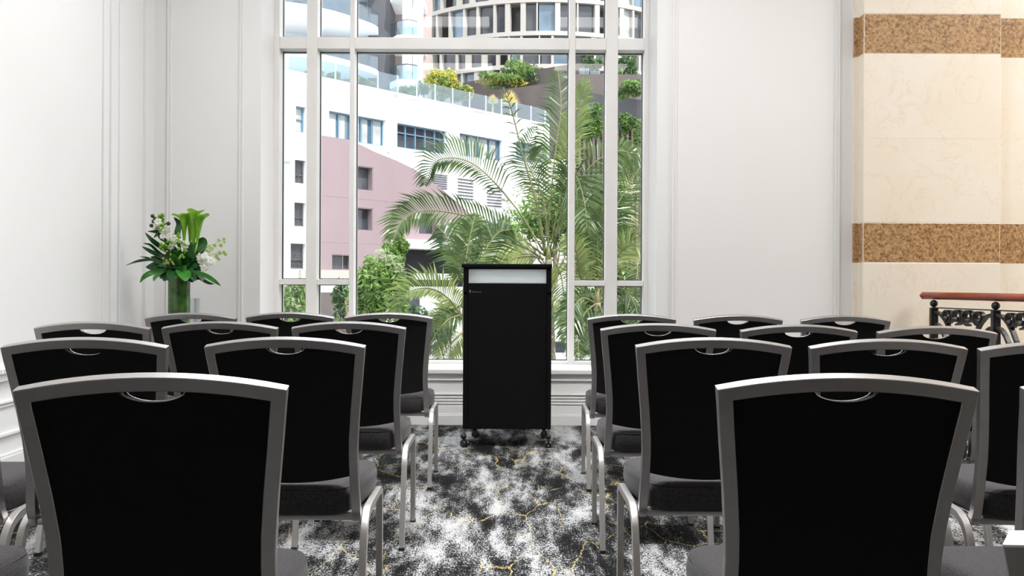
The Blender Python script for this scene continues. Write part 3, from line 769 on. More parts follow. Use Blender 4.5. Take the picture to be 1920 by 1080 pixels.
def FW(name, bm, m, par=wb_, **k):
    bmesh.ops.translate(bm, verts=bm.verts[:], vec=-FO); return obj(name, bm, m, par, **k)
ZT = fuv(600, 143)[1]
def span(x0, yt, yb2, x1):   # top y and bottom y are both given at x0
    u0, z1 = fuv(x0, yt); _, z0 = fuv(x0, yb2); u1, _ = fuv(x1, 300); return [u0, u1, z0, z1]
blue = [span(617, 207, 259, 723), span(745, 230, 276, 838), span(862, 249, 291, 942), span(968, 264, 300, 1030)]
white_dark = [span(555, 198, 247, 574), span(553, 299, 343, 574), span(552, 379, 424, 574), span(545, 456, 504, 574)]
redw = [span(668, 311, 355, 697), span(668, 389, 431, 697), span(783, 398, 438, 817)]
gar = [span(620, 477, 505, 660)]
louv = [span(808, 323, 352, 838), span(858, 330, 372, 887), span(913, 346, 386, 940)]
under = span(750, 466, 560, 1000)
holes = blue + white_dark + redw + gar + [under]
def walled(bm, u0, u1, z0, z1, holes, n0, n1, topf=None, mi=0, extra_u=()):
    us = sorted(set([u0, u1] + [h[0] for h in holes] + [h[1] for h in holes] + list(extra_u)))
    us = [u for u in us if u0 <= u <= u1]
    for a, b in zip(us, us[1:]):
        zt = topf((a+b)/2) if topf else z1
        cuts = sorted([(h[2], h[3]) for h in holes if h[0] <= a+1e-6 and h[1] >= b-1e-6])
        z = z0
        for c0, c1 in cuts:
            if c0 > z: fbox(bm, a, b, z, min(c0, zt), n0, n1, mi)
            z = max(z, c1)
            if z >= zt: break
        if z < zt: fbox(bm, a, b, z, zt, n0, n1, mi)
bm = BM(); walled(bm, -2.15, 24, GZ, ZT, holes, -.5, 0); FW('wall', bm, M['bldg_white'])
# red wall: boundary curve traced as points on the facade
rc = [fuv(*p) for p in ((599, 254), (655, 263), (700, 285), (740, 301), (775, 318), (800, 336), (830, 358), (860, 384), (880, 402), (893, 420), (899, 440))]
tabr = [(u, z) for u, z in rc]
ru0, ru1 = rc[0][0], rc[-1][0]; zr0 = fuv(600, 506)[1]; zr0b = fuv(750, 448)[1]
bm = BM()
n = 70; ex = [ru0 + (ru1-ru0)*i/n for i in range(n+1)]
rh = redw + gar + [[fuv(748, 300)[0], ru1+.1, GZ, zr0b]]
us = sorted(set(ex + [h[0] for h in rh] + [h[1] for h in rh])); us = [u for u in us if ru0 <= u <= ru1]
for a, b in zip(us, us[1:]):
    cuts = sorted([(h[2], h[3]) for h in rh if h[0] <= a+1e-6 and h[1] >= b-1e-6]); z = zr0
    za, zb2 = lerp(tabr, a), lerp(tabr, b)
    for c0, c1 in cuts:
        if c0 > z: fbox(bm, a, b, z, c0, 0, .12)
        z = max(z, c1)
    vs = [bm.verts.new(fpt(*p)) for p in ((a,z,0),(b,z,0),(b,z,.12),(a,z,.12),(a,za,0),(b,zb2,0),(b,zb2,.12),(a,za,.12))]
    for q in ((0,3,2,1),(4,5,6,7),(0,1,5,4),(1,2,6,5),(2,3,7,6),(3,0,4,7)): bm.faces.new([vs[i] for i in q])
FW('curved_wall', bm, M['red'], label='red curved wall muted by haze')
bm = BM()   # thin pale joints over the red wall
for py in (370, 455): 
    z = fuv(640, py)[1]; fbox(bm, ru0, min(ru1, fuv(745, 300)[0]), z, z+.03, .12, .13)
for px in (640, 735):
    u = fuv(px, 300)[0]; fbox(bm, u, u+.03, zr0, lerp(tabr, u)-.3, .12, .128)
FW('wall_joint', bm, M['red_joint'])
def fwindow(h, gm, fm, nv_, hbar=None, curtain=False):
    u0, u1, z0, z1 = h
    bm = BM(); t_ = .07
    fbox(bm, u0, u1, z0, z0+t_, -.32, -.2); fbox(bm, u0, u1, z1-t_, z1, -.32, -.2)
    for k in range(nv_+1):
        u = u0 + (u1-u0-t_)*k/nv_; fbox(bm, u, u+t_, z0, z1, -.32, -.2)
    if hbar: fbox(bm, u0, u1, z0+(z1-z0)*hbar, z0+(z1-z0)*hbar+t_*.7, -.32, -.22)
    w1 = FW('window', bm, fm)
    bm = BM(); fbox(bm, u0, u1, z0, z1, -.36, -.30); FW('pane', bm, gm, w1)
    if curtain:
        for k in range(nv_):
            ua = u0 + (u1-u0)*k/nv_
            bm = BM(); fbox(bm, ua+.1, ua+(u1-u0)/nv_*(.62 if k % 2 else .85), z0+.08, z1-.07, -.30, -.27); FW('curtain', bm, M['curtain'], w1)
fwindow(blue[0], M['pane_blue'], M['blue_frame'], 5, None, True)
fwindow(blue[1], M['pane_dark'], M['blue_frame'], 5, .62)
fwindow(blue[2], M['pane_blue'], M['blue_frame'], 4, None, True)
fwindow(blue[3], M['pane_blue'], M['blue_frame'], 3, .6)
fwindow(white_dark[0], M['curtain'], M['blue_frame'], 1, .5)
for h in white_dark[1:]: fwindow(h, M['pane_dark'], M['tower_dark'], 1, .35)
for h in redw + gar:
    fwindow(h, M['pane_dark'], M['tower_dark'], 1)
    bm = BM(); fbox(bm, h[1]-.05, h[1]+.001, h[2], h[3], -.34, .10); fbox(bm, h[0]-.001, h[1], h[3]-.04, h[3]+.001, -.34, .10); FW('reveal', bm, M['red'])
for h in louv:
    bm = BM(); u0, u1, z0, z1 = h; k = 7
    for i in range(k):
        z = z0 + (z1-z0)*i/k; fbox(bm, u0, u1, z, z+.05, -.01, .06)
    FW('louvre', bm, M['tower_dark'])
# undercroft, canopy, pilasters, drainpipe
bm = BM(); fbox(bm, under[0]-.2, under[1]+.2, GZ, under[3]+.1, -3.2, -3.0); fbox(bm, under[0]-.2, under[1], under[3], under[3]+.1, -3, -.5); FW('undercroft', bm, M['tower_dark'])
cu0, cz1 = fuv(748, 449); cu1 = fuv(1010, 300)[0]
bm = BM(); fbox(bm, cu0, cu1, under[3], cz1, -.1, .7); FW('canopy', bm, M['bldg_white'])
for px in (724, 840, 845, 944):
    u = fuv(px, 300)[0]; bm = BM(); fbox(bm, u, u+.22, blue[0][2]-.3, blue[0][3], -.05, .16); FW('pilaster', bm, M['bldg_white'])
bm = BM(); fbox(bm, fuv(560, 300)[0], cu0, zr0-.45, zr0, -.1, .25); FW('base_strip', bm, M['tower'])
bm = BM()
u_, z_ = fuv(790, 512); fbox(bm, u_, u_+4.5, z_-.35, z_, -.6, -.4); FW('undercroft_beam', bm, M['bldg_white'])
bm = BM(); fbox(bm, ru0-.1, cu0, GZ, fuv(625, 548)[1], -.05, .12); FW('plinth', bm, M['brown_wall'])
# left end: narrow grey slab edge
bm = BM(); fbox(bm, -2.5, -1.75, fuv(540, 290)[1], ZT-.05, -.6, .05); FW('end_fin', bm, M['tower'])
bm = BM(); fbox(bm, -2.5, -1.75, fuv(540, 284)[1]-.5, fuv(540, 284)[1], -.6, .25); FW('end_fin', bm, M['bldg_white'])
# roof slab and glass balustrade
bm = BM(); vs = [bm.verts.new(p) for p in (fpt(-2.15, ZT-.3), fpt(24, ZT-.3), fpt(24, ZT-.3, -9), fpt(-2.15, ZT-.3, -9))]; bm.faces.new(vs)
r_ = bmesh.ops.extrude_face_region(bm, geom=bm.faces[:]); bmesh.ops.translate(bm, verts=[v for v in r_['geom'] if isinstance(v, bmesh.types.BMVert)], vec=(0, 0, .2)); FW('roof', bm, M['bldg_white'])
gb = empty('glass_balustrade', FO, 0, 'clear glass balustrade along the roof edge of the white building', 'balustrade')
u = -1.6; 
while u < 22:
    bm = BM(); fbox(bm, u, u+1.33, ZT, ZT+.98, -.36, -.33); FW('glass_panel', bm, M['bal_glass'], gb)
    bm = BM(); fbox(bm, u+1.33, u+1.38, ZT, ZT+1.0, -.38, -.32); FW('post', bm, M['frame_white'], gb)
    u += 1.38

# ---- foliage builders
def leaf_cluster(bm, c, rx, ry, rz, n, ls, mi=0, shell=.55):
    for k in range(n):
        a = random.uniform(0, 2*math.pi); u = random.uniform(-1, 1); r = (shell + (1-shell)*random.random()) 
        q = math.sqrt(1-u*u)
        p = Vector((c[0] + rx*r*q*math.cos(a), c[1] + ry*r*q*math.sin(a), c[2] + rz*r*u))
        nn = Vector((random.gauss(0, 1), random.gauss(0, 1)-.3, random.gauss(0, 1)+.8)).normalized()
        t1 = nn.cross(Vector((random.gauss(0, 1), random.gauss(0, 1), random.gauss(0, 1)))).normalized(); t2 = nn.cross(t1)
        l = ls*random.uniform(.6, 1.3); ww = l*.38
        v = [bm.verts.new(p + t1*l*.5), bm.verts.new(p + t2*ww*.5 + nn*l*.06), bm.verts.new(p - t1*l*.5), bm.verts.new(p - t2*ww*.5 + nn*l*.06)]
        bm.faces.new(v).material_index = mi
def blobs(bm, c, rx, ry, rz, nb, n, ls, mi=0):
    for k in range(nb):
        a = random.uniform(0, 2*math.pi); u = random.uniform(-.9, .9); q = math.sqrt(1-u*u); r = random.uniform(.35, .75)
        cc = (c[0]+rx*r*q*math.cos(a), c[1]+ry*r*q*math.sin(a), c[2]+rz*r*u)
        s = random.uniform(.32, .5)
        leaf_cluster(bm, cc, rx*s, ry*s, rz*s, n, ls, mi)
def tree(name, px, py, Y, w, h, m, label, cat, ls, nb=14, n=160, base=GZ, group=None, trunk=True, m2=None):
    c = P(px, py, Y); t = empty(name, (c.x, Y, base), 0, label, cat, group)
    off = Vector((c.x, Y, base))
    bm = BM(); cc = c - off
    rx, rz = w*Y/F/2, h*Y/F/2
    blobs(bm, cc, rx, rx*.8, rz, nb, n, ls)
    if m2: blobs(bm, cc, rx, rx*.8, rz, nb//2, n//2, ls*.8, 1)
    obj('foliage', bm, [m, m2] if m2 else m, t)
    if trunk:
        bm = BM(); tube(bm, [(0, 0, 0), (.04, 0, cc.z*.5), (0, 0, cc.z)], lambda q: .10*(1-.5*q) + .02, 8); obj('trunk', bm, M['bark'], t, True)
        for k in range(5):
            a = k*1.3; bm = BM(); s0 = Vector((0, 0, cc.z*.55)); tube(bm, [s0, s0 + Vector((math.cos(a)*rx*.35, math.sin(a)*rx*.35, rz*.4)), s0 + Vector((math.cos(a)*rx*.6, math.sin(a)*rx*.6, rz*.9))], lambda q: .04*(1-q)+.012, 6); obj('branch', bm, M['bark'], t, True)
    return t
TR = 'street trees across the road'
tree('tree', 712, 545, 21, 112, 170, M['leaf'], 'bushy bright green tree at the left of the large window pane', 'tree', .17, 22, 260, group=TR, m2=M['leaf_pale'])
tree('tree', 742, 470, 24, 50, 60, M['leaf'], 'small light tree top rising behind the bushy green tree', 'tree', .16, 8, 160, group=TR)
tree('tree', 552, 580, 17, 62, 130, M['leaf'], 'light green tree seen through the leftmost window panes', 'tree', .12, 12, 150, group=TR, m2=M['leaf_pale'])
tree('tree', 650, 560, 24, 60, 90, M['leaf_dark'], 'dark green tree behind the second window column from the left', 'tree', .16, 10, 120, group=TR)
tree('tree', 800, 610, 24, 130, 80, M['leaf_dark'], 'dark low tree left of the lectern behind the white car', 'tree', .16, 12, 140, group=TR)
tree('tree', 905, 455, 30, 150, 130, M['leaf'], 'soft yellowish green tree just above the lectern', 'tree', .22, 16, 200, group=TR, m2=M['leaf_pale'])
tree('tree', 1040, 400, 32, 190, 170, M['leaf'], 'wide pale green tree behind the main palm crown', 'tree', .24, 18, 200, group=TR, m2=M['leaf_pale'])
tree('tree', 1130, 430, 26, 130, 230, M['leaf_dark'], 'dark dense tree behind the right window columns', 'tree', .2, 20, 220, group=TR, m2=M['leaf'])
tree('tree', 1205, 560, 22, 110, 200, M['leaf_dark'], 'dark dense tree at the lower right corner of the window', 'tree', .18, 14, 200, group=TR)
tree('tree', 1110, 590, 24, 120, 130, M['leaf_dark'], 'dark shrubby tree below the right fence wall', 'tree', .18, 12, 200, group=TR)

# roof-terrace shrubs behind the balustrade
RG = 'planting on the roof terrace'
def shrub(px, py, w, h, m, label, ls=.22, n_=-1.2, nb=9, n=110, m2=None):
    u, z = fuv(px, py); p = fpt(u, 0, n_)
    t = empty('terrace_shrub', (p.x, p.y, ZT-.1), 0, label, 'shrub', RG)
    Y = p.y; bm = BM(); blobs(bm, Vector((0, 0, z-ZT+.1)), w*Y/F/2, w*Y/F/2*.8, h*Y/F/2, nb, n, ls)
    if m2: blobs(bm, Vector((0, 0, z-ZT+.1)), w*Y/F/2, w*Y/F/2*.8, h*Y/F/2, nb//2+1, n, ls, 1)
    obj('foliage', bm, [m, m2] if m2 else m, t)
    bm = BM(); tube(bm, [(0, 0, 0), (0, 0, max(.2, z-ZT+.1))], .04, 6); obj('stem', bm, M['bark'], t)
shrub(620, 138, 46, 30, M['leaf'], 'low light green shrub on the roof edge, second window column from the left')
shrub(553, 122, 22, 16, M['leaf_yellow'], 'tiny yellow-green shrub on the roof at the far left', .16, nb=5)
shrub(650, 142, 40, 28, M['leaf'], 'low leafy shrub on the roof, beside the narrow mullion')
shrub(690, 148, 50, 34, M['leaf_dark'], 'dark green shrub on the roof under the curved balcony tip', m2=M['leaf'])
shrub(722, 158, 40, 30, M['leaf'], 'pale green shrub on the roof left of the round columns')
shrub(795, 170, 50, 28, M['leaf'], 'low shrub on the roof right of the round columns', m2=M['leaf_dark'])
shrub(858, 152, 66, 62, M['leaf_yellow'], 'large yellow flowering shrub on the roof terrace', .24, nb=16, n=150, m2=M['leaf'])
shrub(822, 160, 30, 44, M['leaf_dark'], 'narrow dark green shrub left of the yellow flowering shrub', nb=6)
shrub(895, 172, 46, 40, M['leaf_yellow'], 'lower right branch-like shrub with orange-yellow flowers on the terrace', nb=8, m2=M['leaf'])
for px, py, ww, lb in ((952, 182, 20, 'small round straw-yellow bush on the terrace'), (985, 184, 32, 'larger round straw-yellow bush on the terrace')):
    u, z = fuv(px, py); p = fpt(u, 0, -1.2); t = empty('grass_bush', (p.x, p.y, ZT-.1), 0, lb, 'shrub', 'straw yellow bushes')
    bm = BM()
    ww *= 1.3
    for k in range(420):
        a = random.uniform(0, 2*math.pi); el = random.uniform(-.1, 1.5); r = ww*p.y/F/2*random.uniform(.7, 1.1)
        c0 = Vector((0, 0, z-ZT-.1)); e = c0 + Vector((math.cos(a)*math.cos(el), math.sin(a)*math.cos(el), math.sin(el)*1.3))*r
        sd = (e-c0).cross(Vector((random.random(), random.random(), random.random()))).normalized()*.018
        bm.faces.new([bm.verts.new(q) for q in (c0-sd, c0+sd, e)])
    obj('blades', bm, M['leaf_straw'], t)
    bm = BM(); tube(bm, [(0, 0, 0), (0, 0, z-ZT)], .05, 6); obj('stem', bm, M['leaf_straw'], t)

# ---- brown terrace walls behind the white building
def wall_px(name, pts, Y0, Y1, thick, m, label, cat='wall', group=None, zb_=None):
    """wall from its top edge: two photo points at distances Y0, Y1, standing on the ground"""
    a = P(*pts[0], Y0); b = P(*pts[1], Y1); d = (b-a); d.z = 0; nn = Vector((-d.y, d.x, 0)).normalized()*thick
    bm = BM(); zlow = GZ if zb_ is None else zb_
    vs = [bm.verts.new(q) for q in (Vector((a.x, a.y, zlow)), Vector((b.x, b.y, zlow)), Vector((b.x, b.y, zlow))+nn, Vector((a.x, a.y, zlow))+nn, a, b, b+nn, a+nn)]
    for q in ((0,3,2,1),(4,5,6,7),(0,1,5,4),(1,2,6,5),(2,3,7,6),(3,0,4,7)): bm.faces.new([vs[i] for i in q])
    return obj(name, bm, m, None, label=label, cat=cat, group=group)
wall_px('terrace_wall', ((915, 171), (1100, 147)), 72, 66, .4, M['brown_wall'], 'long brown-grey terrace wall behind the straw-yellow bushes', group='terrace walls')
wall_px('terrace_wall', ((868, 155), (1092, 116)), 79, 72, .4, M['brown_wall'], 'upper brown-grey terrace wall under the cream apartment tower', group='terrace walls')
TG = 'planting on the upper terrace'
tree('terrace_tree', 985, 135, 75, 90, 60, M['leaf'], 'light green tree on the upper brown terrace', 'tree', .35, 12, 130, GZ, TG, m2=M['leaf_dark'])
tree('terrace_tree', 940, 150, 74, 110, 30, M['leaf'], 'spreading hedge plant along the brown terrace wall top', 'tree', .32, 12, 130, GZ, TG, m2=M['leaf_yellow'])
tree('terrace_tree', 1108, 118, 68, 50, 50, M['leaf_dark'], 'dark round tree above the pale blue balustrade', 'tree', .3, 9, 150, GZ, TG)
tree('terrace_tree', 1178, 128, 60, 50, 70, M['leaf_dark'], 'dark green tree at the top of the rightmost window pane', 'tree', .28, 10, 160, GZ, TG, m2=M['leaf'])
# dark battened wall with creepers on the right
wl = empty('screen_wall', (0, 0, 0), 0, 'tall dark slatted wall with creepers seen through the right window columns', 'wall')
SY = 44
a = P(1068, 170, SY); b = P(1270, 196, SY-3)
bm = BM(); vs = [bm.verts.new(q) for q in ((a.x, a.y, GZ), (b.x, b.y, GZ), (b.x, b.y+.4, GZ), (a.x, a.y+.4, GZ), a, b, b+Vector((0, .4, 0)), a+Vector((0, .4, 0)))]
for q in ((0,3,2,1),(4,5,6,7),(0,1,5,4),(1,2,6,5),(2,3,7,6),(3,0,4,7)): bm.faces.new([vs[i] for i in q])
obj('panel', bm, M['tower_dark'], wl)
nb_ = 22
for k in range(nb_):
    p = a.lerp(b, k/nb_); bm = BM(); box(bm, (p.x, p.y-.16, GZ), (p.x+.10, p.y-.0, fuv(1000, 253)[1]*0 + P(1100, 252, SY).z)); obj('batten', bm, M['batten'], wl)
gb2 = empty('glass_balustrade', (0, 0, 0), 0, 'pale blue glass balustrade above the dark slatted wall', 'balustrade')
a2 = P(1086, 128, 50); b2 = P(1150, 142, 47)
for k in range(3):
    p, q = a2.lerp(b2, k/3), a2.lerp(b2, (k+.96)/3); hgt = 1.15
    bm = BM(); box(bm, (p.x, p.y, p.z-hgt), (q.x, p.y+.03, p.z)); obj('glass_panel', bm, M['bal_glass'], gb2)
    bm = BM(); box(bm, (q.x, p.y-.02, p.z-hgt), (q.x+.05, p.y+.05, p.z)); obj('post', bm, M['blue_frame'], gb2)
bm = BM(); box(bm, (a2.x-1.5, 46.5, 8), (b2.x+3, 52, a2.z-1.1)); tag(obj('terrace_block', bm, M['brown_wall']), 'dark block carrying the pale blue glass balustrade', 'building')
CG = 'creepers on the slatted wall'
for i, (px, py, ww, hh, lb) in enumerate(((1112, 222, 46, 70, 'round creeper clump on the dark wall, second window column from the right'), (1180, 168, 60, 44, 'creeper along the top of the dark wall, rightmost column'),
        (1172, 230, 34, 46, 'creeper clump hanging mid wall in the rightmost window column'), (1196, 250, 24, 80, 'thin creeper trailing down the right side of the rightmost column'), (1098, 250, 26, 40, 'small creeper just above the pinkish battens'))):
    tree('creeper', px, py, SY-2.6, ww, hh, M['leaf'], lb, 'creeper', .20, 8, 150, group=CG, trunk=False, m2=M['leaf_dark'])

# ---- apartment tower A with white curved balconies (upper left)
ta = empty('apartment_tower', (-9, 62, 0), 0, 'apartment tower with white curved balconies at the upper left of the window', 'building')
def TA(name, bm, m, par=ta, **k): bmesh.ops.translate(bm, verts=bm.verts[:], vec=(9, -62, 0)); return obj(name, bm, m, par, **k)
def slab(pts, z0, z1):
    bm = BM(); lo = [bm.verts.new((x, y, z0)) for x, y in pts]; hi = [bm.verts.new((x, y, z1)) for x, y in pts]
    bm.faces.new(lo[::-1]); bm.faces.new(hi); n = len(pts)
    for i in range(n): bm.faces.new((lo[i], lo[(i+1) % n], hi[(i+1) % n], hi[i]))
    return bm
YA = 60.0
edge = []
zA = ZP(16, YA)
for px, py in ((505, 1), (533, 5), (572, 10), (603, 17), (628, 23), (654, 31), (675, 38), (692, 44), (706, 51)):
    Y = (zA-EYE)*F/(PY0-py); edge.append((XP(px, Y), Y))
e_in = [(edge[-1][0]-.3, edge[-1][1]+3.5), (edge[0][0]-6, edge[0][1]+8), (edge[0][0]-6, edge[0][1])]
storey = 87*YA/F
for k in (-2, -1, 0, 1):
    z = zA + k*storey
    TA('balcony_slab', slab(edge + e_in, z-.40, z), M['bldg_white'])
    for i in range(len(edge)-1):
        (xa, ya), (xb, yb2) = edge[i], edge[i+1]
        g = slab([(xa, ya+.12), (xb, yb2+.12), (xb, yb2+.16), (xa, ya+.16)], z, z+1.05); TA('balustrade_panel', g, M['bal_glass'])
# body of the tower behind the balconies
bx0, bx1, by = edge[0][0]-6, edge[-1][0]-.9, edge[-1][1]+1.2
bm = BM(); box(bm, (bx0, by, GZ), (XP(692, by), by+8, 34)); TA('wall', bm, M['tower_grey'])
bm = BM(); box(bm, (XP(690, by), by-.4, GZ), (XP(729, by-.4), by+8, 34)); TA('dark_wall', bm, M['tower_dark'], label='charcoal wall strip')
for k in (-2, -1, 0, 1):
    z = zA + k*storey
    for px0, px1, mm in ((500, 566, 'pane_dark'), (604, 626, 'pane_blue'), (630, 656, 'pane_blue'), (666, 688, 'pane_dark')):
        bm = BM(); box(bm, (XP(px0, by), by-.08, z+.1), (XP(px1, by), by+.05, z+storey-.85)); wn = TA('window', bm, M['blue_frame'])
        bm = BM(); box(bm, (XP(px0, by)+.08, by-.12, z+.2), (XP(px1, by)-.08, by-.07, z+storey-.95)); TA('pane', bm, M[mm], wn)
# loggias with round columns
ly = by - .6
bm = BM(); box(bm, (XP(729, by), by+2.5, GZ), (XP(790, by), by+8, 34)); TA('wall', bm, M['pink_wall'])
for k in (-2, -1, 0, 1):
    z = ZP(74, ly) + (k)*storey*1.02
    pts = [(XP(729, ly), ly), (XP(745, ly), ly-1.0), (XP(765, ly), ly-1.3), (XP(782, ly), ly-.9), (XP(791, ly), ly), (XP(791, ly), ly+3.2), (XP(729, ly), ly+3.2)]
    TA('loggia_slab', slab(pts, z-.45, z), M['bldg_white'])
    for i in range(4):
        (xa, ya), (xb, yb2) = pts[i], pts[i+1]
        TA('balustrade_panel', slab([(xa, ya+.1), (xb, yb2+.1), (xb, yb2+.14), (xa, ya+.14)], z, z+1.0), M['bal_glass'])
        TA('balustrade_rail', slab([(xa, ya+.07), (xb, yb2+.07), (xb, yb2+.17), (xa, ya+.17)], z+1.0, z+1.06), M['tower_dark'])
for px in (762, 782):
    bm = BM(); xx = XP(px, ly-.3); tube(bm, [(xx, ly-.4, GZ), (xx, ly-.4, 32)], .36, 16); TA('column', bm, M['bldg_white'], smooth=40)

# ---- tower B: round cream tower with window bands
tbx, tby, tr = 3.9, 106.0, 16.0
tw = empty('round_tower', (tbx, tby, 0), 0, 'round cream apartment tower with bands of windows behind the terraces', 'building')
def arc_slab(r0, r1, z0, z1, a0, a1, n=40):
    bm = BM(); A = []
    for i in range(n+1):
        a = R(a0 + (a1-a0)*i/n); c, s = math.sin(a), -math.cos(a)
        A.append([bm.verts.new((r*c, r*s, z)) for r, z in ((r0, z0), (r1, z0), (r1, z1), (r0, z1))])
    for p, q in zip(A, A[1:]):
        for j in range(4): bm.faces.new((p[j], p[(j+1) % 4], q[(j+1) % 4], q[j]))
    bm.faces.new(A[0]); bm.faces.new(A[-1][::-1]); return bm
zB = ZP(120, 90); stB = 62*90/F
random.seed(3)
for k in range(-2, 4):
    z = zB + k*stB
    obj('floor_band', arc_slab(14, tr+.15, z-.42, z, -80, 80), M['tower'], tw, 30)
    if k < -1: continue
    # windows: individual bays between fins
    a = -62.0; i = 0
    while a < 62:
        wdg = random.choice((3.4, 4.6, 5.6, 6.8))
        deep = 1.5 if (i % 5 == 3) else .35
        mm = random.choice(('pane_dark', 'pane_blue', 'pane_dark', 'curtain' if i % 3 == 0 else 'pane_dark'))
        obj('window', arc_slab(tr-deep-.2, tr-deep, z, z+stB-.42, a, a+wdg, 6), M[mm], tw)
        b_ = arc_slab(tr-.6, tr+.08, z, z+stB-.42, a+wdg, a+wdg+random.choice((.5, .9, 1.8)), 2); obj('fin', b_, M['tower'], tw)
        a += wdg + .9; i += 1
bm = BM(); lathe(bm, [(0, GZ), (13.9, GZ), (13.9, zB+3.4*stB), (0, zB+3.4*stB)], 48); obj('core', bm, M['tower_dark'], tw)

# ---- palms
def frond(palm, org, pts, width, n=34, up=1.0, dn=1.0, m='frond', lean=.55, rad=.012, yj=.5, start=.15, droop=.25):
    """pts world control points of the rachis from crown to tip"""
    pp = spline(pts, 10); N = len(pp)
    fr = empty('frond', (0, 0, 0)); fr.parent = palm
    bm = BM(); tube(bm, [p-org for p in pp], lambda t: rad*(1-.8*t)+.0015, 6); obj('stalk', bm, M['stalk'], fr, True)
    bm = BM()
    for k in range(n):
        t = start + (1-start)*k/(n-1); f = t*(N-1); i = min(N-2, int(f)); p = pp[i].lerp(pp[i+1], f-i)
        tg = (pp[i+1]-pp[i]).normalized()
        side = tg.cross(Vector((0, 1, 0))).normalized()
        if side.z < 0: side = -side
        tt = (t-start)/(1-start)
        L_ = width * (math.sin(math.pi*min(1, .18+.80*tt)) ** .7) * random.uniform(.82, 1.12)
        for s, wgt in ((1, up), (-1, dn)):
            if wgt <= 0: continue
            yy = random.uniform(-yj, yj)
            d = (side*s + tg*(lean+.5*tt) + Vector((0, yy, 0))).normalized()
            l = L_*wgt; ww = .0125*(1 if width > .3 else .8)
            q0 = p; q1 = p + d*l*.5; q2 = p + d*l + Vector((0, 0, -droop*l))
            sd = d.cross(Vector((random.uniform(-.4, .4), -1, random.uniform(-.4, .4)))).normalized()*ww
            v0 = [bm.verts.new(q-org) for q in (q0-sd*.35, q0+sd*.35, q1+sd, q1-sd, q2)]
            bm.faces.new((v0[0], v0[1], v0[2], v0[3])); bm.faces.new((v0[3], v0[2], v0[4]))
    obj('leaflets', bm, M[m], fr)
def palm(name, cx, cy, Y, label, fronds, trunk_px=None, tr_=.05, group='palms outside the window'):
    c = P(cx, cy, Y); base = P(trunk_px if trunk_px else cx, 560, Y); org = Vector((base.x, Y, GZ))
    t = empty(name, org, 0, label, 'palm', group)
    bm = BM(); prf = []
    for i in range(60):
        q = i/59; prf.append((base*(1-q)+c*q)); 
    pl = [Vector((base.x + (c.x-base.x)*q, Y, GZ + (c.z-.05-GZ)*q)) - org for q in [i/79 for i in range(80)]]
    tube(bm, pl, lambda q: tr_*(1.1-.2*q) * (1.12 if int(q*79) % 4 == 0 else 1), 10); obj('trunk', bm, M['palm_trunk'], t, True)
    bm = BM(); tube(bm, [c-org+Vector((0, 0, -.22)), c-org+Vector((0, 0, 0)), c-org+Vector((0, 0, .14))], lambda q: tr_*(1.05-.6*q), 10); obj('crown_shaft', bm, M['stalk'], t, True)
    for f in fronds:
        px = f['p']; dy = f.get('dy', 0.0); n_ = len(px)
        pts = [P(x, y, Y + dy*((i/(n_-1))**1.3)) for i, (x, y) in enumerate(px)]
        frond(t, org, pts, f.get('w', .40), f.get('n', 34), f.get('u', 1), f.get('d', 1), f.get('m', 'frond'), f.get('lean', .55), f.get('r', .012), f.get('yj', .5), f.get('s', .15), f.get('droop', .25))
random.seed(11)
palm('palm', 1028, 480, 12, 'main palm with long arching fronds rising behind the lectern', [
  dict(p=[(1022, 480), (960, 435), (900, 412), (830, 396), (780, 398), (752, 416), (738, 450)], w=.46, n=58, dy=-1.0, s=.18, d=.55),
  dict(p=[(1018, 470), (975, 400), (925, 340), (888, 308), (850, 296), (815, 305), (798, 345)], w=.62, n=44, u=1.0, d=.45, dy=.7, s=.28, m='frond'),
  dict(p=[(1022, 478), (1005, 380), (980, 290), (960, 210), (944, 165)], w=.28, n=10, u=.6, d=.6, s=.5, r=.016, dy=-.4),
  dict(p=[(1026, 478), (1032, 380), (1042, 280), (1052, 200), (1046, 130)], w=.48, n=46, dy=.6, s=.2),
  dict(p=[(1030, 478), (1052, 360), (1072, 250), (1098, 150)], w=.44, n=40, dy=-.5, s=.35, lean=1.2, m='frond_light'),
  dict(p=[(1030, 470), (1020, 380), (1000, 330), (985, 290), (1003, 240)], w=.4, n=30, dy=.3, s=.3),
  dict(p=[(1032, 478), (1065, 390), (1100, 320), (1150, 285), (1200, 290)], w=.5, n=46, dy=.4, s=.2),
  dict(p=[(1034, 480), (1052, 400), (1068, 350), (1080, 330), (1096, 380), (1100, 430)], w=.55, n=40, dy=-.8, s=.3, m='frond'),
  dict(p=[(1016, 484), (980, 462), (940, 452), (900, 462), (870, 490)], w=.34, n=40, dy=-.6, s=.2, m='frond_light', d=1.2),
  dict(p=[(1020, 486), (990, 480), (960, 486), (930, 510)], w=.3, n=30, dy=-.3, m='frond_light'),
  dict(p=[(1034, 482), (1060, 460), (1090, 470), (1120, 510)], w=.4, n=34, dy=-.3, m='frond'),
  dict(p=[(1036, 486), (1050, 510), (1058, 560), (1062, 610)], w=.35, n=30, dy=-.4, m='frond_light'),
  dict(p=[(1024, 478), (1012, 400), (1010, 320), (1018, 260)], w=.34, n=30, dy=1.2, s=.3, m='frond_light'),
], 1044, .055)
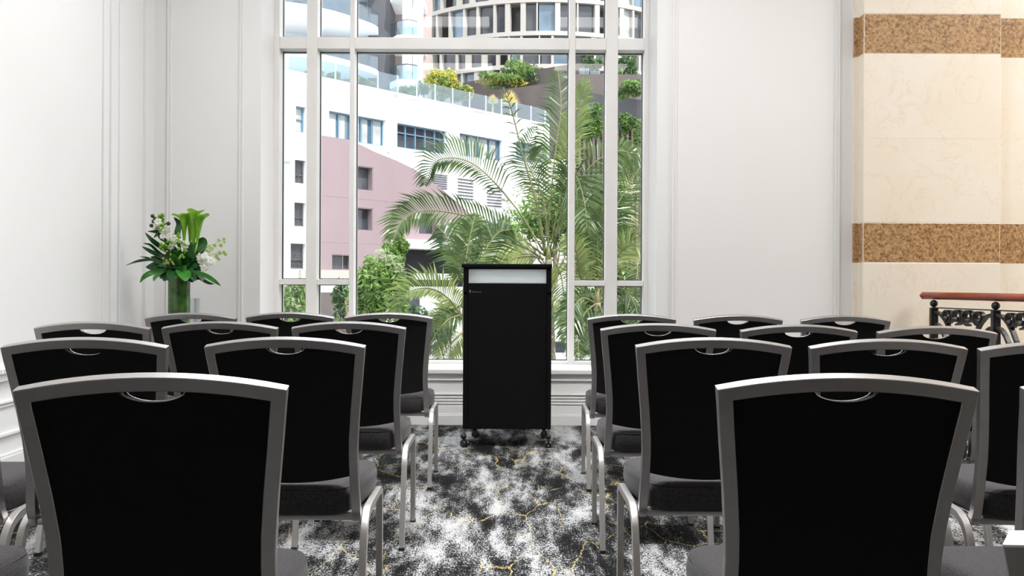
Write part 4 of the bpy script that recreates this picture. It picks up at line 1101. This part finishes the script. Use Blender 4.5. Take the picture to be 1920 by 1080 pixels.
palm('palm', 872, 540, 10.5, 'low palm left of the lectern with pale arching fronds', [
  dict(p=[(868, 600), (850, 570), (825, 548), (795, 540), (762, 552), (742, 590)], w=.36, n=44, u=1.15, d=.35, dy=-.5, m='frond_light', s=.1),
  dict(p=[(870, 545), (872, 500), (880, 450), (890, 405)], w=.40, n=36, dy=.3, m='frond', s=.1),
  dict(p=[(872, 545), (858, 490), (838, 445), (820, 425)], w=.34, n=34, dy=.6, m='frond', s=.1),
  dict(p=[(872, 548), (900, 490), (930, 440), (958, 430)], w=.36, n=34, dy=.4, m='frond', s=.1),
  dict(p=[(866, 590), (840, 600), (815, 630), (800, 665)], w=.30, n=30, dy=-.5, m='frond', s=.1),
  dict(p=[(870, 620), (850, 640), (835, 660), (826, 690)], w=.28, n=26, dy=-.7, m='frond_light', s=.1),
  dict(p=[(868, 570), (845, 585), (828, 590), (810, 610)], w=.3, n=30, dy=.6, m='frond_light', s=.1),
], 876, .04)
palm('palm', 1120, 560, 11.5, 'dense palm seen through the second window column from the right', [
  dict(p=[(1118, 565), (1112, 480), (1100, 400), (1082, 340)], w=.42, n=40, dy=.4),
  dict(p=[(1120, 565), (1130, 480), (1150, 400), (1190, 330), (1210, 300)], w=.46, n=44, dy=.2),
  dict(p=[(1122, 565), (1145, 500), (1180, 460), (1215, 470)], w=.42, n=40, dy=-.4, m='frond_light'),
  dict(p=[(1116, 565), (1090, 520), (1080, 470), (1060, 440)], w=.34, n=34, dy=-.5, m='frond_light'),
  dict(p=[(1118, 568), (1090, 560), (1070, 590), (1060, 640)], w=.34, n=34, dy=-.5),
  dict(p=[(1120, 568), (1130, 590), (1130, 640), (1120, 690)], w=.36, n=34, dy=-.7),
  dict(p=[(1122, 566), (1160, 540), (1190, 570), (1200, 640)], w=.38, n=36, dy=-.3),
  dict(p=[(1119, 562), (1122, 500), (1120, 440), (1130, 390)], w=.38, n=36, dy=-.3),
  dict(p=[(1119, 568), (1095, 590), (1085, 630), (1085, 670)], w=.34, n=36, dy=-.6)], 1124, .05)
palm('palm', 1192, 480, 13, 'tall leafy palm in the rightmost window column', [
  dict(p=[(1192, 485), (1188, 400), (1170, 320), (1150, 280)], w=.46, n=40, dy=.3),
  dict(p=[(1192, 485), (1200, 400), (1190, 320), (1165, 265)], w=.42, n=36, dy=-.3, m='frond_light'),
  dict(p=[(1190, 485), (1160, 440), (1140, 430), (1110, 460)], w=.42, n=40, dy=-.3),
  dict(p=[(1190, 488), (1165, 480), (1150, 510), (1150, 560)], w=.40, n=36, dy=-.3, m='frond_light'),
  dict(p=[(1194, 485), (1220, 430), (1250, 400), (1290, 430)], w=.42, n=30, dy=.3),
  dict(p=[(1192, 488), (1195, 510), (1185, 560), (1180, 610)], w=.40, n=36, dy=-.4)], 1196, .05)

# ---- vehicles in the street
def car(name, x, y, z, Lc, Hc, Wc, rz, label, van=False):
    t = empty(name, (x, y, z), rz, label, 'car' if not van else 'van')
    if van: prof_ = [(-.5, .18), (-.5, .62), (-.47, .95), (-.44, 1.0), (.25, 1.0), (.36, .93), (.44, .60), (.50, .50), (.5, .18)]
    else: prof_ = [(-.5, .22), (-.5, .60), (-.46, .68), (-.42, .72), (-.33, .96), (-.27, 1.0), (.05, 1.0), (.12, .95), (.24, .70), (.40, .62), (.48, .52), (.5, .42), (.5, .22)]
    bm = BM(); a = []; b = []
    for u, v in prof_:
        ins = .10*Wc if v > .72 else 0
        a.append(bm.verts.new((u*Lc, -Wc/2+ins, v*Hc))); b.append(bm.verts.new((u*Lc, Wc/2-ins, v*Hc)))
    bm.faces.new(a); bm.faces.new(b[::-1]); n = len(a)
    for i in range(n): bm.faces.new((a[i], b[i], b[(i+1) % n], a[(i+1) % n]))
    bmesh.ops.bevel(bm, geom=bm.edges[:], offset=.03, segments=2, affect='EDGES')
    obj('body', bm, M['car_white'], t, 35)
    for s in (-1, 1):
        for u0, u1 in (((-.36, -.10), (-.08, .12)) if not van else ((.05, .22), (.24, .38))):
            bm = BM(); yy = s*(Wc/2*.90); box(bm, (u0*Lc, yy-.03, .70*Hc), (u1*Lc, yy+.03, .92*Hc), 0, .02); obj('window', bm, M['pane_dark'], t)
    for s in (-1, 1):
        for u in (-.31, .31):
            bm = BM(); lathe(bm, [(0, -.1), (.28, -.1), (.31, -.07), (.31, .07), (.28, .1), (0, .1)], 24)
            bmesh.ops.rotate(bm, verts=bm.verts[:], matrix=Matrix.Rotation(R(90), 3, 'X')); bmesh.ops.translate(bm, verts=bm.verts[:], vec=(u*Lc, s*(Wc/2-.08), .31)); obj('wheel', bm, M['tyre'], t, 40)
p = P(930, 640, 17.5)
car('parked_car', p.x, 17.5, GZ, 4.7, 1.66, 1.85, R(184), 'white car parked in the street right behind the lectern')
p = P(1120, 600, 20)
car('parked_car', p.x, 20, GZ, 4.4, 1.7, 1.8, R(178), 'white car parked further right, half hidden by the right palm')
p = P(812, 570, 27)
car('delivery_van', p.x, 27, GZ, 4.6, 2.45, 2.0, R(175), 'white delivery van beyond the pale arching palm frond', True)
p = P(1116, 570, 28.5)
car('delivery_van', p.x, 28.5, GZ, 4.8, 2.5, 2.0, R(0), 'pale van in the street behind the right window columns', True)
# planting strip under the window outside
for i, (px, lb) in enumerate(((640, 'low green bush outside at the lower left of the window'), (845, 'low green bush outside between the white car and the window sill'), (1095, 'low green bush outside under the right window columns'))):
    tree('ground_shrub', px, 700, 11, 130, 44, M['leaf_dark'], lb, 'shrub', .10, 10, 160, group='low bushes under the window', trunk=False, m2=M['leaf'])
